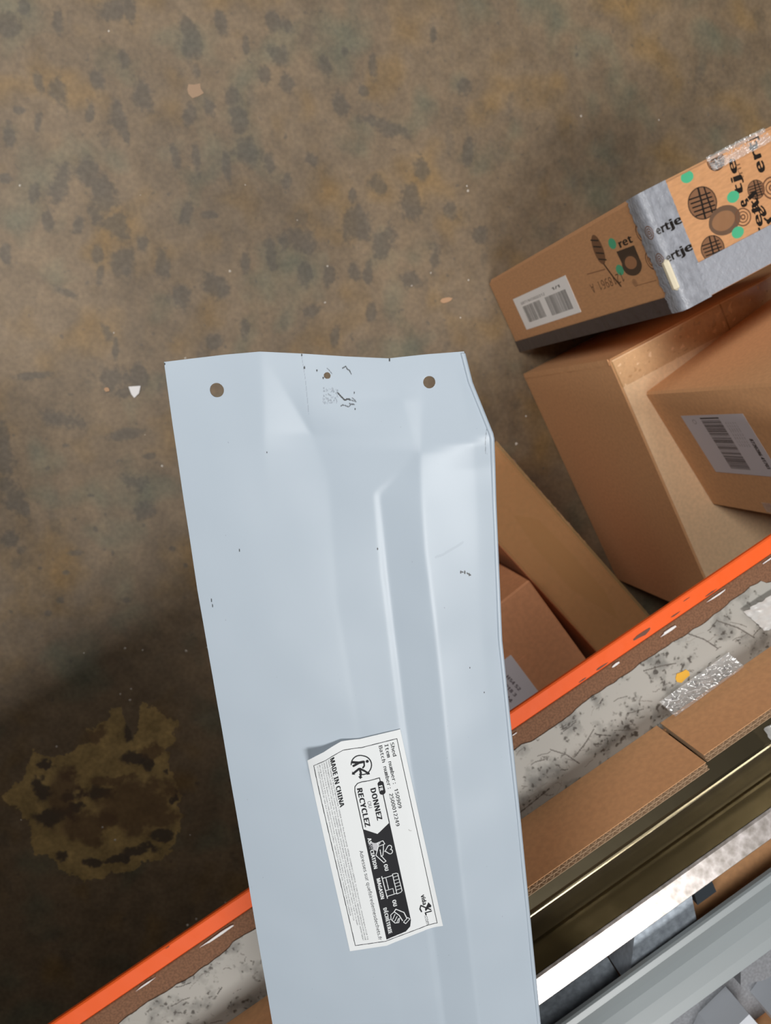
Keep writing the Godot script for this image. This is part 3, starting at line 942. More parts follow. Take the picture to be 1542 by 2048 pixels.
func sticker_image() -> Image:
	var k := 10.0
	var im := Image.create(1450, 630, false, Image.FORMAT_RGB8)
	var white := Color(0.79, 0.80, 0.81)
	var ink := Color(0.075, 0.08, 0.10)
	im.fill(white)
	var P := func(x: float, y: float) -> Vector2: return Vector2(x, y) * k
	var L := func(pts: Array, w: float, c: Color):
		var s := []
		for p in pts: s.append(Vector2(p[0], p[1]) * k)
		stroke(im, s, w * k, c)
	L.call([[5.6, 3.3], [142.2, 3.3], [141.4, 58.6], [6.2, 59.6], [5.6, 3.3]], 0.45, ink)
	words(im, "Shed", P.call(7.4, 6.6), 2.3 * k, 9.4 * k, ink, 0, 600, true)
	words(im, "Item number: 150909", P.call(7.6, 10.4), 2.3 * k, 45.5 * k, ink, 0, 600, true)
	words(im, "Batch number: 2500012249", P.call(7.6, 14.2), 2.3 * k, 57.4 * k, ink, 0, 600, true)
	# figure in a ring with three swirling arrows
	var c := Vector2(17.6, 29.2)
	ring(im, c * k, 6.6 * k, 0.75 * k, ink, PI * 0.55, PI * 2.12)
	disc(im, P.call(15.8, 24.9), 1.0 * k, 1.0 * k, ink)
	L.call([[15.6, 27.2], [15.9, 30.4], [15.0, 34.6]], 1.7, ink)
	L.call([[16.0, 30.4], [17.6, 34.4]], 1.5, ink)
	L.call([[15.4, 27.0], [18.4, 27.4], [19.6, 28.6]], 1.0, ink)
	for s in [[[20.0, 30.6], [22.0, 27.8], [23.6, 26.2]], [[20.2, 30.8], [22.8, 30.6], [25.4, 31.4]], [[20.0, 31.2], [21.2, 33.2], [22.4, 35.2]]]:
		L.call(s, 1.4, ink)
		var e := Vector2(s[2][0], s[2][1])
		var d := (e - Vector2(s[1][0], s[1][1])).normalized()
		var o := d.orthogonal()
		span_poly(im, PackedVector2Array([(e + d * 1.7) * k, (e + o * 1.5) * k, (e - o * 1.5) * k]), ink)
	# the box DONNEZ OU RECYCLEZ and the black bar
	span_poly(im, PackedVector2Array([P.call(60.0, 19.3), P.call(133.5, 19.3), P.call(138.0, 20.6), P.call(140.4, 24.0), P.call(140.7, 37.2), P.call(60.0, 37.2)]), ink)
	span_poly(im, PackedVector2Array([P.call(59.0, 19.8), P.call(61.2, 19.8), P.call(66.3, 28.5), P.call(60.9, 36.8), P.call(59.0, 36.8)]), white)
	L.call([[61.0, 19.5], [28.9, 19.5], [29.0, 31.0], [29.6, 34.2], [31.6, 36.4], [34.5, 37.0], [60.8, 37.0]], 0.55, ink)
	span_poly(im, PackedVector2Array([P.call(33.0, 17.6), P.call(39.0, 17.6), P.call(39.0, 21.6), P.call(33.0, 21.6)]), ink)
	disc(im, P.call(33.0, 19.6), 1.8 * k, 2.0 * k, ink)
	disc(im, P.call(39.0, 19.6), 1.8 * k, 2.0 * k, ink)
	words(im, "FR", P.call(34.2, 19.6), 2.3 * k, 3.6 * k, white, 0, 700)
	words(im, "DONNEZ", P.call(34.6, 24.6), 3.4 * k, 22.4 * k, ink, 0, 600)
	words(im, "OU", P.call(43.0, 29.0), 2.4 * k, 4.6 * k, ink)
	words(im, "RECYCLEZ", P.call(33.0, 33.2), 3.4 * k, 26.6 * k, ink, 0, 600)
	words(im, "ASSOCIATION", P.call(67.6, 34.0), 2.3 * k, 21.8 * k, white, 0, 700)
	words(im, "MAGASIN", P.call(96.6, 33.8), 2.3 * k, 15.0 * k, white, 0, 700)
	words(im, "DÉCHÈTERIE", P.call(118.4, 33.6), 2.3 * k, 19.0 * k, white, 0, 700)
	words(im, "OU", P.call(88.4, 27.2), 2.5 * k, 4.6 * k, white, 0, 600)
	words(im, "OU", P.call(115.0, 26.8), 2.5 * k, 4.6 * k, white, 0, 600)
	# a scuff across the black bar
	span_poly(im, PackedVector2Array([P.call(70.6, 33.6), P.call(72.0, 31.6), P.call(72.6, 27.4), P.call(74.6, 29.8), P.call(77.8, 31.2), P.call(76.6, 33.0), P.call(74.2, 34.8), P.call(71.4, 35.4)]), Color(0.66, 0.66, 0.68))
	words(im, "SO", P.call(71.9, 34.0), 2.2 * k, 3.8 * k, Color(0.2, 0.2, 0.22), 0, 600)
	# hand with a heart
	var heart := PackedVector2Array()
	for i in 40:
		var a := TAU * i / 40
		heart.append(P.call(79.4 + 0.19 * 16 * pow(sin(a), 3), 23.4 - 0.17 * (13 * cos(a) - 5 * cos(2 * a) - 2 * cos(3 * a) - cos(4 * a))))
	var hl := []
	for p in heart: hl.append(p)
	hl.append(heart[0])
	stroke(im, hl, 0.55 * k, white)
	L.call([[71.8, 26.0], [74.4, 25.2], [74.9, 29.4], [72.4, 30.0], [71.8, 26.0]], 0.5, white)
	L.call([[74.8, 26.2], [78.6, 27.0], [81.8, 28.0], [82.2, 29.2], [77.6, 29.0]], 0.55, white)
	L.call([[74.9, 29.6], [80.6, 32.4], [87.0, 28.4], [86.4, 26.8], [82.4, 28.8]], 0.55, white)
	# shop
	L.call([[97.0, 22.2], [97.6, 21.2], [110.6, 20.8], [111.4, 21.8], [111.6, 24.4], [96.8, 24.6], [97.0, 22.2]], 0.5, white)
	for i in 5: L.call([[99.2 + 2.4 * i, 21.0], [99.2 + 2.4 * i, 24.4]], 0.45, white)
	L.call([[97.6, 24.6], [97.6, 31.6]], 0.5, white)
	L.call([[111.0, 24.4], [111.0, 31.0]], 0.5, white)
	L.call([[96.2, 31.6], [112.4, 31.0]], 0.6, white)
	L.call([[97.6, 29.2], [106.8, 29.0]], 0.45, white)
	L.call([[106.8, 26.2], [106.8, 31.2]], 0.45, white)
	L.call([[106.8, 26.2], [111.0, 26.2]], 0.45, white)
	# hand dropping pieces
	L.call([[132.6, 19.8], [134.8, 23.0], [133.2, 24.2], [131.0, 21.0], [132.6, 19.8]], 0.5, white)
	L.call([[131.2, 21.6], [126.4, 22.6], [122.0, 27.2], [123.4, 28.6], [127.2, 26.0], [131.8, 24.6]], 0.6, white)
	L.call([[123.6, 28.8], [124.8, 31.2], [128.0, 31.6], [131.6, 29.6], [132.2, 27.2], [129.4, 26.2]], 0.55, white)
	for s in [[125.4, 28.4, 128.4, 30.6], [127.4, 27.4, 130.2, 29.6], [129.2, 26.8, 131.6, 28.4]]: L.call([[s[0], s[1]], [s[2], s[3]]], 0.5, white)
	words(im, "Adresses sur quefairedemesdechets.fr", P.call(74.8, 40.9), 2.3 * k, 65.4 * k, ink, 0, 500)
	words(im, "MADE IN CHINA", P.call(7.0, 46.6), 2.9 * k, 35.0 * k, ink, 0, 700)
	var tiny := [
		"vidaXL Trading B.V. Mary Kingsleystraat 1 5928SK Venlo The Netherlands  VIDAXL COMMERCE LIMITED, 12 Old Street London, United Kingdom EC2R 7HJ",
		"United Kingdom, EC2R 7HJ Email: Customerservice-sales@vidaxl.com VIDAXL MARKETING & COM EXPRESS DISTRIBUTION LLC, FRANCHISE DEALERS FOR ONLINE",
		"vidaXL (AU) E-COMMERCE PTY LTD Level 16, 101 ELIZABETH STREET, SYDNEY NSW 2000 VIDAXL CANADA LIMITED OF ONLINE PURCHASES SERVICES DEPARTMENT",
		"11 5310 Business Ave, Redlands, CA 92374, USA UNIVERSAL MARKETPLACE SOLUTIONS, C. COM FRANCE SARL DIVISION LIMITEE, 5 RUE DE LA MARE",
		"JM Long, Nena, Group B 403, Corner Cubes Avenue Commercial, Comm Park Oval, Champ de Mars, Port Louis, MAURITIUS REGISTERED OFFICE",
		"1111 STREET VANCOUVER BC V6Z 2L2 CANADA (Importer) Office: 1200 WEST COMMERCE BLDG, TORONTO ON M5V CANADA"]
	for i in tiny.size():
		words(im, tiny[i], P.call(6.9 + 0.1 * i, 49.3 + 1.58 * i), 0.78 * k, (131.5 - (i * 4.0 if i > 2 else 0.0)) * k, ink)
	# the maker's mark in the other corner
	words(im, "vida", P.call(118.6, 8.2), 2.6 * k, 7.6 * k, ink, 0, 600)
	span_poly(im, PackedVector2Array([P.call(125.4, 6.0), P.call(127.4, 5.0), P.call(129.6, 6.6), P.call(131.4, 9.0), P.call(129.6, 9.2), P.call(127.6, 7.6)]), ink)
	disc(im, P.call(128.4, 5.6), 1.2 * k, 0.9 * k, ink)
	L.call([[131.2, 5.6], [128.6, 8.6], [126.0, 11.2], [128.2, 12.2], [130.6, 11.6]], 0.9, ink)
	L.call([[132.4, 5.4], [132.4, 9.4], [134.2, 9.2]], 0.9, ink)
	words(im, ".com", P.call(134.4, 8.9), 2.4 * k, 7.4 * k, ink, 0, 500)
	L.call([[69.6, 8.4], [70.6, 8.0], [71.0, 6.8]], 0.3, Color(0.52, 0.52, 0.51))
	return im

# =====================================================================  the open carton on the shelf
func open_carton():
	var t := thing("open_carton", "open double-wall cardboard carton on the shelf, full of metal profiles", "carton", on_rack(0, DECK + 0.0012, 0.542), RACK_TURN)
	var xa := -0.78
	var xc := 0.208
	var xb := 0.72
	var depth := 0.42
	var hl := 0.0995
	var walls := [["wall", xa, xc - 0.002, hl], ["wall", xc + 0.003, xb, hl - 0.011]]
	for w in walls:
		var wall := part("wall", block(Vector3(w[1], 0, 0), Vector3(w[2], w[3], 0.0005), 0.0001), M.cardboard, t)
		for z in [0.0045, 0.0090]:
			part("liner", block(Vector3(w[1], 0, z), Vector3(w[2], w[3] - 0.0004, z + 0.0005), 0.0001), M.fluting, wall)
		for z in [0.0006, 0.0051]:
			part("fluting", flutes(w[1], w[2], z, z + 0.0037, w[3] - 0.0008), M.fluting, wall)
	part("wall", block(Vector3(xa, 0, depth - 0.0075), Vector3(xb, hl, depth), 0.001), M.cardboard, t)
	part("wall", block(Vector3(xa - 0.0075, 0, 0), Vector3(xa - 0.0002, hl, depth), 0.001), M.cardboard, t)
	part("wall", block(Vector3(xb + 0.0002, 0, 0), Vector3(xb + 0.0075, hl, depth), 0.001), M.cardboard, t)
	part("bottom", block(Vector3(xa + 0.001, 0.0, 0.008), Vector3(xb - 0.001, 0.005, depth - 0.008), 0.001), M.cardboard, t)
	# clear film caught over the wall's foot
	var nz := FastNoiseLite.new()
	nz.frequency = 3.0
	nz.seed = 21
	var f := thing("clear_film", "crinkled clear plastic film lying along the foot of the open carton", "film", on_rack(0.272, DECK + 0.002, 0.5265), RACK_TURN)
	part("film", sheet(Vector3(-0.05, 0.0, -0.008), Vector3(0.10, 0.0, -0.002), Vector3(0.004, 0.012, 0.019), 40, 10, func(a, b): return 0.0035 + 0.005 * nz.get_noise_2d(a * 5, b * 2) + 0.002 * nz.get_noise_2d(a * 15, b * 5), 0.0002), M.clear_film, f)

func flutes(x0: float, x1: float, z0: float, z1: float, top: float) -> ArrayMesh:
	var n := int((x1 - x0) / 0.0046)
	var v := PackedVector3Array()
	var uv := PackedVector2Array()
	var q := []
	for i in n + 1:
		var x := lerpf(x0, x1, float(i) / n)
		var z := z0 if i % 2 == 0 else z1
		v.append(Vector3(x, top, z))
		v.append(Vector3(x, 0.0, z))
		uv.append(Vector2(x, 0))
		uv.append(Vector2(x, 1))
	for i in n: q.append([i * 2, i * 2 + 2, i * 2 + 3, i * 2 + 1])
	return solid(v, uv, q, Vector3(0, 0, 0.0004))

# =====================================================================  what lies in the open carton
func profiles():
	# cross sections in (into the shelf, up) metres from the shelf; every piece runs along the rack
	var c := 1.75 - DECK      # from the shelf board up to the eye of the photographer
	var one := thing("steel_channel", "bare steel channel lying along the carton wall, folded edge gleaming", "metal profile", on_rack(0, DECK, 0), RACK_TURN, "metal profiles in the open carton")
	part("channel", extrude(ribbon([Vector2(0.5535, 0.010), Vector2(0.5535, c - 0.730), Vector2(0.5560, c - 0.7235), Vector2(0.5770, c - 0.7140), Vector2(0.5788, c - 0.7118), Vector2(0.5800, c - 0.7108), Vector2(0.5812, c - 0.7106), Vector2(0.5826, c - 0.7115), Vector2(0.600, c - 0.722), Vector2(0.622, c - 0.736), Vector2(0.6365, c - 0.746), Vector2(0.6365, 0.009)], 0.001), -0.66, 0.62), M.steel, one)
	var two := thing("galvanised_angle", "galvanised steel angle with spangled bright top flange beside the channel", "metal profile", on_rack(0, DECK, 0), RACK_TURN, "metal profiles in the open carton")
	part("web", extrude(ribbon([Vector2(0.6385, 0.010), Vector2(0.6395, c - 0.750), Vector2(0.6425, c - 0.7445), Vector2(0.6525, c - 0.7235)], 0.001), -0.70, 0.64), M.steel, two)
	part("flange", extrude(ribbon([Vector2(0.6525, c - 0.7225), Vector2(0.6545, c - 0.7200), Vector2(0.6770, c - 0.7145), Vector2(0.6788, c - 0.716), Vector2(0.6788, 0.010)], 0.001), -0.70, 0.64), M.zinc, two)
	var three := thing("grey_trim", "pale grey painted hollow trim strip in the carton, widest of the strips", "metal profile", on_rack(0, DECK, 0), RACK_TURN, "metal profiles in the open carton")
	part("strip", extrude(ribbon([Vector2(0.7150, c - 0.7225), Vector2(0.7148, c - 0.7175), Vector2(0.7162, c - 0.7150), Vector2(0.722, c - 0.713), Vector2(0.738, c - 0.7185), Vector2(0.752, c - 0.724), Vector2(0.768, c - 0.7225), Vector2(0.782, c - 0.716), Vector2(0.793, c - 0.7135), Vector2(0.7955, c - 0.716), Vector2(0.7955, 0.010)], 0.001), -0.60, 0.60), M.grey_paint, three)
	# small plates in the gaps
	var p1 := thing("metal_plate", "small grey metal plate wedged between the angle and the grey trim", "metal plate", on_rack(0.066, DECK + 0.0075, 0.73), RACK_TURN, "loose plates in the open carton")
	part("plate", extrude_y([Vector2(-0.052, 0.021), Vector2(-0.008, -0.040), Vector2(0.068, -0.045), Vector2(0.047, 0.021)], 0.0, 0.052), M.steel_dark, p1)
	var p2 := thing("metal_plate", "darker small metal plate just right of the wedged grey plate", "metal plate", on_rack(0.16, DECK + 0.0075, 0.71), RACK_TURN, "loose plates in the open carton")
	part("plate", extrude_y([Vector2(-0.018, -0.022), Vector2(0.004, -0.022), Vector2(-0.001, 0.024), Vector2(-0.028, 0.024)], 0.0, 0.034), mat("dull_steel", Color(0.30, 0.33, 0.36), 0.45), p2)
	var p0 := thing("metal_plate", "long low metal plate in the gap below the bright flange", "metal plate", on_rack(-0.12, DECK + 0.0075, 0.715), RACK_TURN, "loose plates in the open carton")
	part("plate", extrude_y([Vector2(-0.3, -0.030), Vector2(0.1325, -0.030), Vector2(0.1325, 0.078), Vector2(-0.3, 0.078)], 0.0, 0.014), M.steel_dark, p0)
	var gp := thing("metal_plate", "wide flat grey metal plate lying on the carton bottom beyond the trim strip", "metal plate", on_rack(0.0, DECK + 0.0065, 0.878), RACK_TURN, "loose plates in the open carton")
	part("plate", extrude_y([Vector2(-0.62, -0.076), Vector2(0.62, -0.076), Vector2(0.62, 0.074), Vector2(-0.62, 0.074)], 0.0, 0.001), M.grey_plate, gp)
	var b1 := thing("grey_block", "matt dark grey bracket lying in the dark end of the carton", "bracket", on_rack(0.185, DECK + 0.0075, 0.853), RACK_TURN)
	part("bracket", extrude_y([Vector2(-0.045, -0.018), Vector2(0.02, -0.022), Vector2(0.025, 0.026), Vector2(-0.030, 0.020), Vector2(-0.058, 0.006)], 0.0, 0.034), M.grey_plate, b1)
	var p3 := thing("metal_plate", "pale grey plate with a pointed corner near the dark bracket", "metal plate", on_rack(0.10, DECK + 0.0075, 0.905), RACK_TURN, "loose plates in the open carton")
	part("plate", extrude_y([Vector2(-0.09, 0.03), Vector2(-0.03, -0.012), Vector2(0.016, -0.020), Vector2(0.020, 0.006), Vector2(0.0, 0.03)], 0.0, 0.046), mat("pale_plate", Color(0.72, 0.74, 0.77), 0.4), p3)
	var p4 := thing("metal_plate", "pale grey plate in the far corner, right of the pointed plate", "metal plate", on_rack(0.175, DECK + 0.0075, 0.915), RACK_TURN, "loose plates in the open carton")
	part("plate", extrude_y([Vector2(-0.036, -0.002), Vector2(0.03, -0.028), Vector2(0.06, -0.022), Vector2(0.06, 0.03), Vector2(-0.034, 0.03)], 0.0, 0.044), M.pale_plate, p4)
	var nz := FastNoiseLite.new()
	nz.frequency = 2.6
	nz.seed = 33
	var f := thing("shrink_film", "shiny crumpled clear film sticking out behind the corrugated edge", "film", on_rack(0.315, DECK + 0.088, 0.556), RACK_TURN)
	part("film", sheet(Vector3(-0.035, 0.0, 0.0), Vector3(0.09, 0.0, -0.002), Vector3(0.0, 0.004, 0.022), 34, 12, func(a, b): return 0.006 + 0.008 * nz.get_noise_2d(a * 6, b * 3), 0.0002), M.clear_film, f)

func extrude_y(poly: Array, y0: float, y1: float) -> ArrayMesh:
	# an (x, z) outline raised from y0 to y1
	var st := SurfaceTool.new()
	st.begin(Mesh.PRIMITIVE_TRIANGLES)
	var fs := []
	var c := Vector3.ZERO
	var top := []
	var low := []
	for p in poly:
		top.append(Vector3(p.x, y1, p.y))
		low.append(Vector3(p.x, y0, p.y))
		c += Vector3(p.x, (y0 + y1) / 2, p.y) / poly.size()
	fs.append(top)
	fs.append(low)
	for k in poly.size():
		var j := (k + 1) % poly.size()
		fs.append([top[k], top[j], low[j], low[k]])
	hull(st, fs, c)
	return st.commit()

# =====================================================================  cartons on the floor
func cartons():
	var nz := FastNoiseLite.new()
	nz.frequency = 1.0
	nz.seed = 2
	# --- the tall carton wrapped in printed return tape
	var t := thing("taped_carton", "tall narrow carton wrapped in printed tape and grey tape, standing on the floor", "carton", Vector3(0.541, 0, -0.314), BOX_TURN)
	var sx := 0.36
	var sy := 0.70
	var sz := 0.176
	part("body", block(Vector3(0, 0, 0), Vector3(sx, sy, sz), 0.007), M.cardboard_tan, t)
	var side := part("printed_side", sheet(Vector3(-0.0006, sy - 0.006, 0.006), Vector3(0, 0, 0.145), Vector3(0, -(sy - 0.012), 0), 2, 2, flat, 0.0004), printed("side_print", side_image(), 0.5), t)
	tag(side, "cardboard side with tape print and stamped number")
	tag(part("paper_label", sheet(Vector3(-0.0012, 0.386, 0.060), Vector3(0, 0, 0.072), Vector3(0, -0.285, 0), 2, 2, flat, 0.0003), printed("label_two_codes", two_code_image(), 0.6), t), "white paper label with two barcodes")
	var lid := part("printed_top", sheet(Vector3(0.004, sy + 0.0004, 0.172), Vector3(0, 0, -0.168), Vector3(0.352, 0, 0), 60, 90, func(a, b): return 0.0006 + 0.0007 * nz.get_noise_2d(a * 9, b * 22), 0.0003), top_print_material(), t)
	tag(lid, "carton top under clear tape with black lettering and green dots")
	part("black_tape", sheet(Vector3(-0.0009, sy - 0.01, 0.150), Vector3(0, 0, 0.0262), Vector3(0, -(sy - 0.012), 0), 6, 60, func(a, b): return 0.0005 + 0.0006 * nz.get_noise_2d(a * 3 + 9, b * 30), 0.0003), M.black_tape, t)
	# grey tape over the left edge of the top and along its near side
	part("grey_tape", bent_tape(sz, nz), printed_grey_tape(), t)
	part("grey_tape", sheet(Vector3(0.040, sy + 0.0014, 0.174), Vector3(0, 0, -0.050), Vector3(0.31, 0, 0), 12, 60, func(a, b): return 0.0012 + 0.0016 * nz.get_noise_2d(a * 3, b * 30), 0.0003), M.grey_tape, t)
	part("foam_edge", block(Vector3(-0.0035, sy - 0.010, 0.098), Vector3(0.007, sy + 0.0035, 0.146), 0.004), M.foam, t)
	# crinkled clear tape along the far edge of the top: this is what flashes
	part("clear_tape", sheet(Vector3(0.115, sy + 0.0045, 0.020), Vector3(0, -0.008, -0.022), Vector3(0.10, 0, 0), 14, 60, func(a, b): return 0.0014 + 0.006 * nz.get_noise_2d(a * 7, b * 34), 0.0002), M.flash_film, t)
	# --- the wide carton
	var w := thing("wide_carton", "wide brown carton on the floor with a taped pale lid", "carton", Vector3(0.629, 0, -0.106), BOX_TURN)
	part("body", block(Vector3(0, 0, 0), Vector3(0.46, 0.4475, 0.56), 0.004), M.cardboard, w)
	part("lid_flap", block(Vector3(0.002, 0.4477, 0.003), Vector3(0.229, 0.4497, 0.557), 0.0008), M.cardboard_pale, w)
	part("lid_flap", block(Vector3(0.231, 0.4477, 0.003), Vector3(0.458, 0.4497, 0.557), 0.0008), M.cardboard_pale, w)
	part("end_flap", sheet(Vector3(0.0, 0.44, -0.001), Vector3(0, -0.43, 0), Vector3(0, 0, 0.012), 30, 2, func(a, b): return 0.001 + 0.002 * absf(nz.get_noise_1d(a * 14)), 0.002), M.cardboard, w)
	part("packing_tape", sheet(Vector3(0.0, 0.4499, 0.055), Vector3(0.36, 0, 0), Vector3(0, 0, -0.05), 50, 8, func(a, b): return 0.0003 + 0.0003 * nz.get_noise_2d(a * 20, b * 4), 0.0002), M.clear_tape, w)
	# --- the carton on top of it
	var s := thing("labelled_carton", "brown carton with a white barcode label, standing on the wide carton", "carton", Vector3(0.6965, 0.4498, -0.0481), 0.62)
	part("body", block(Vector3(0, 0, 0), Vector3(0.30, 0.375, 0.252), 0.004), M.cardboard, s)
	tag(part("paper_label", label_sheet(), printed("label_code", one_code_image(), 0.55), s), "white paper label with a large barcode")
	part("packing_tape", sheet(Vector3(-0.0008, 0.16, 0.243), Vector3(0, 0, -0.02), Vector3(0, 0.2, 0), 6, 40, func(a, b): return 0.0006 + 0.0014 * nz.get_noise_2d(a * 4, b * 24 + 5), 0.0002), M.clear_film, s)
	# --- the long film-wrapped carton
	var f := thing("wrapped_carton", "narrow orange-brown carton wrapped in clear film, beside the wide carton", "carton", Vector3(0.4655, 0, 0.0425), 0.75)
	part("body", block(Vector3(-0.128, 0, 0.0), Vector3(0, 0.306, 0.62), 0.006), M.cardboard_orange, f)
	part("film", sheet(Vector3(-0.127, 0.3066, 0.0), Vector3(0.131, 0, 0), Vector3(0, 0, 0.62), 40, 120, func(a, b): return 0.0008 + 0.0012 * absf(nz.get_noise_2d(a * 6 + b * 6, b * 44)), 0.0002), M.clear_tape, f)
	part("film_tail", sheet(Vector3(0.0, 0.306, -0.012), Vector3(0.018, -0.09, 0.0), Vector3(0, 0, 0.30), 10, 60, func(a, b): return 0.003 + 0.006 * nz.get_noise_2d(a * 3, b * 12 + 3), 0.0002), M.clear_film, f)
	part("glue_stain", flake(Vector3(-0.055, 0.3061, 0.27), 0.07, 0.42, 0.0003), mat("brown_glue", Color(0.77, 0.52, 0.33), 0.7), f)
	# --- the plain carton half under the shelf
	var d := thing("plain_carton", "plain reddish-brown carton with a label on its lid, half under the shelf", "carton", Vector3(0.5005, 0, 0.2927), 0.643)
	part("body", block(Vector3(-0.30, 0, 0), Vector3(0, 0.4156, 0.34), 0.003), M.cardboard_orange, d)
	part("lid_flap", block(Vector3(-0.298, 0.4158, 0.111), Vector3(-0.0895, 0.4174, 0.338), 0.0006), M.cardboard_orange, d)
	tag(part("paper_label", sheet(Vector3(-0.225, 0.4177, 0.088), Vector3(0.115, 0, 0.004), Vector3(0, 0, 0.16), 2, 2, flat, 0.0003), printed("label_small", dotted_image(), 0.6), d), "white paper label with grey print")

func bent_tape(sz: float, nz: FastNoiseLite) -> ArrayMesh:
	# a wrinkled strip laid over the long edge between side and top
	var n := 70
	var prof := [Vector2(-0.0016, 0.668), Vector2(-0.0022, 0.685), Vector2(-0.0018, 0.697), Vector2(0.003, 0.7022), Vector2(0.012, 0.7026), Vector2(0.026, 0.7022), Vector2(0.044, 0.7018)]
	var v := PackedVector3Array()
	var uv := PackedVector2Array()
	var q := []
	var m := prof.size()
	for j in n + 1:
		var z := lerpf(sz, 0.0, float(j) / n)
		for i in m:
			var p: Vector2 = prof[i]
			var w := 0.0022 * nz.get_noise_2d(i * 7.0, z * 130.0)
			v.append(Vector3(p.x - absf(w) * (1.0 if i < 3 else 0.0), p.y + (absf(w) if i > 2 else 0.0) + (0.006 * nz.get_noise_1d(z * 60.0) if i == 0 else 0.0), z))
			uv.append(Vector2(float(i) / (m - 1), 1.0 - float(j) / n))
	for j in n:
		for i in m - 1:
			var k := j * m + i
			q.append([k, k + 1, k + m + 1, k + m])
	return solid(v, uv, q, Vector3(0.0003, 0.0003, 0))

func printed_grey_tape() -> StandardMaterial3D:
	# x over the edge from the side to the top, y from the far end to the near end
	var im := Image.create(240, 528, false, Image.FORMAT_RGB8)
	var f := FastNoiseLite.new()
	f.frequency = 0.03
	f.fractal_octaves = 4
	for y in 528:
		for x in 240: im.set_pixel(x, y, Color(0.58, 0.59, 0.62) * (0.95 + 0.13 * f.get_noise_2d(x, y * 0.5)))
	words(im, "ertje", Vector2(118, 168), 34, 122, INK, 0, 600)
	words(im, "ertje", Vector2(112, 290), 34, 128, INK, 0, 600)
	coil(im, Vector2(70, 165), 28)
	coil(im, Vector2(66, 288), 28)
	var m := printed("printed_grey_tape", im, 0.3)
	return with_bump(m, bump_tex(0.03, 8.0, 4), 0.5)

func label_sheet() -> ArrayMesh:
	return sheet(Vector3(-0.0009, 0.075, 0.05), Vector3(0, 0.172, -0.003), Vector3(0, 0.004, 0.118), 2, 2, flat, 0.0003)

func card_image(w: int, h: int, sd: int) -> Image:
	var im := Image.create(w, h, false, Image.FORMAT_RGB8)
	var f := FastNoiseLite.new()
	f.seed = sd
	f.frequency = 0.02
	f.fractal_octaves = 4
	for y in h:
		for x in w:
			var v := 0.94 + 0.06 * f.get_noise_2d(x * 3.0, y)
			im.set_pixel(x, y, CARD * v)
	return im

const GREEN := Color(0.30, 0.66, 0.50)
const INK := Color(0.12, 0.10, 0.09)

func globe(im: Image, at: Vector2, r: float):
	# a ring with slanting bars and blocks in it, as printed on the tape
	var shade := Color(0.50, 0.36, 0.26)
	disc(im, at, r, r, shade)
	ring(im, at, r, r * 0.08, Color(0.3, 0.22, 0.17))
	for k in 5: stroke(im, [at + Vector2(-0.55 + 0.28 * k, -0.75) * r, at + Vector2(-0.75 + 0.28 * k, 0.75) * r], r * 0.09, INK)
	stroke(im, [at + Vector2(-0.95, -0.2) * r, at + Vector2(0.95, 0.1) * r], r * 0.13, INK)
	stroke(im, [at + Vector2(-0.8, 0.4) * r, at + Vector2(0.85, 0.5) * r], r * 0.1, INK)

func coil(im: Image, at: Vector2, r: float):
	var c := Color(0.42, 0.29, 0.21)
	ring(im, at, r, r * 0.16, c)
	ring(im, at, r * 0.62, r * 0.13, c)
	ring(im, at, r * 0.25, r * 0.18, c)

func side_image() -> Image:
	# 145 mm across (x) by 688 mm from the top (y); 4 pixels a millimetre across
	var W := 435
	var Hh := 2048
	var k := Vector2(435 / 0.145, 2048 / 0.688)
	var im := card_image(W, Hh, 71)
	var at := func(z: float, y: float) -> Vector2: return Vector2(z - 0.006, 0.694 - y) * k
	var up := -PI / 2
	# lettering reads upwards, from the floor to the top edge
	words(im, "ret", at.call(0.050, 0.600), 34, 120, INK, up, 600)
	coil(im, at.call(0.050, 0.672), 40)
	words(im, "ret", at.call(0.092, 0.590), 34, 110, INK, up, 600)
	coil(im, at.call(0.092, 0.668), 40)
	disc(im, at.call(0.046, 0.583), 26, 34, GREEN)
	disc(im, at.call(0.088, 0.573), 26, 34, GREEN)
	# the round badge with a flag behind it
	span_poly(im, PackedVector2Array([at.call(0.060, 0.585), at.call(0.062, 0.640), at.call(0.085, 0.640), at.call(0.090, 0.588)]), Color(0.26, 0.20, 0.16))
	disc(im, at.call(0.088, 0.612), 50, 85, Color(0.30, 0.23, 0.18))
	disc(im, at.call(0.084, 0.612), 30, 52, Color(0.62, 0.44, 0.31))
	coil(im, at.call(0.115, 0.600), 17)
	# the slanting leaf and its stem
	disc(im, at.call(0.045, 0.535), 75, 48, Color(0.46, 0.32, 0.22), 0.15)
	for i in 4: stroke(im, [at.call(0.026 + 0.011 * i, 0.524), at.call(0.032 + 0.011 * i, 0.546)], 7, INK)
	stroke(im, [at.call(0.07, 0.533), at.call(0.095, 0.545), at.call(0.112, 0.556)], 12, Color(0.28, 0.18, 0.12))
	stroke(im, [at.call(0.074, 0.465), at.call(0.078, 0.53)], 5, Color(0.52, 0.35, 0.24))
	stroke(im, [at.call(0.12, 0.60), at.call(0.122, 0.66)], 3, Color(0.5, 0.34, 0.23))
	# the stamped number stands on its head
	words(im, "1218961 A", at.call(0.102, 0.575), 46, 350, Color(0.34, 0.23, 0.15), PI / 2, 400, true)
	return im

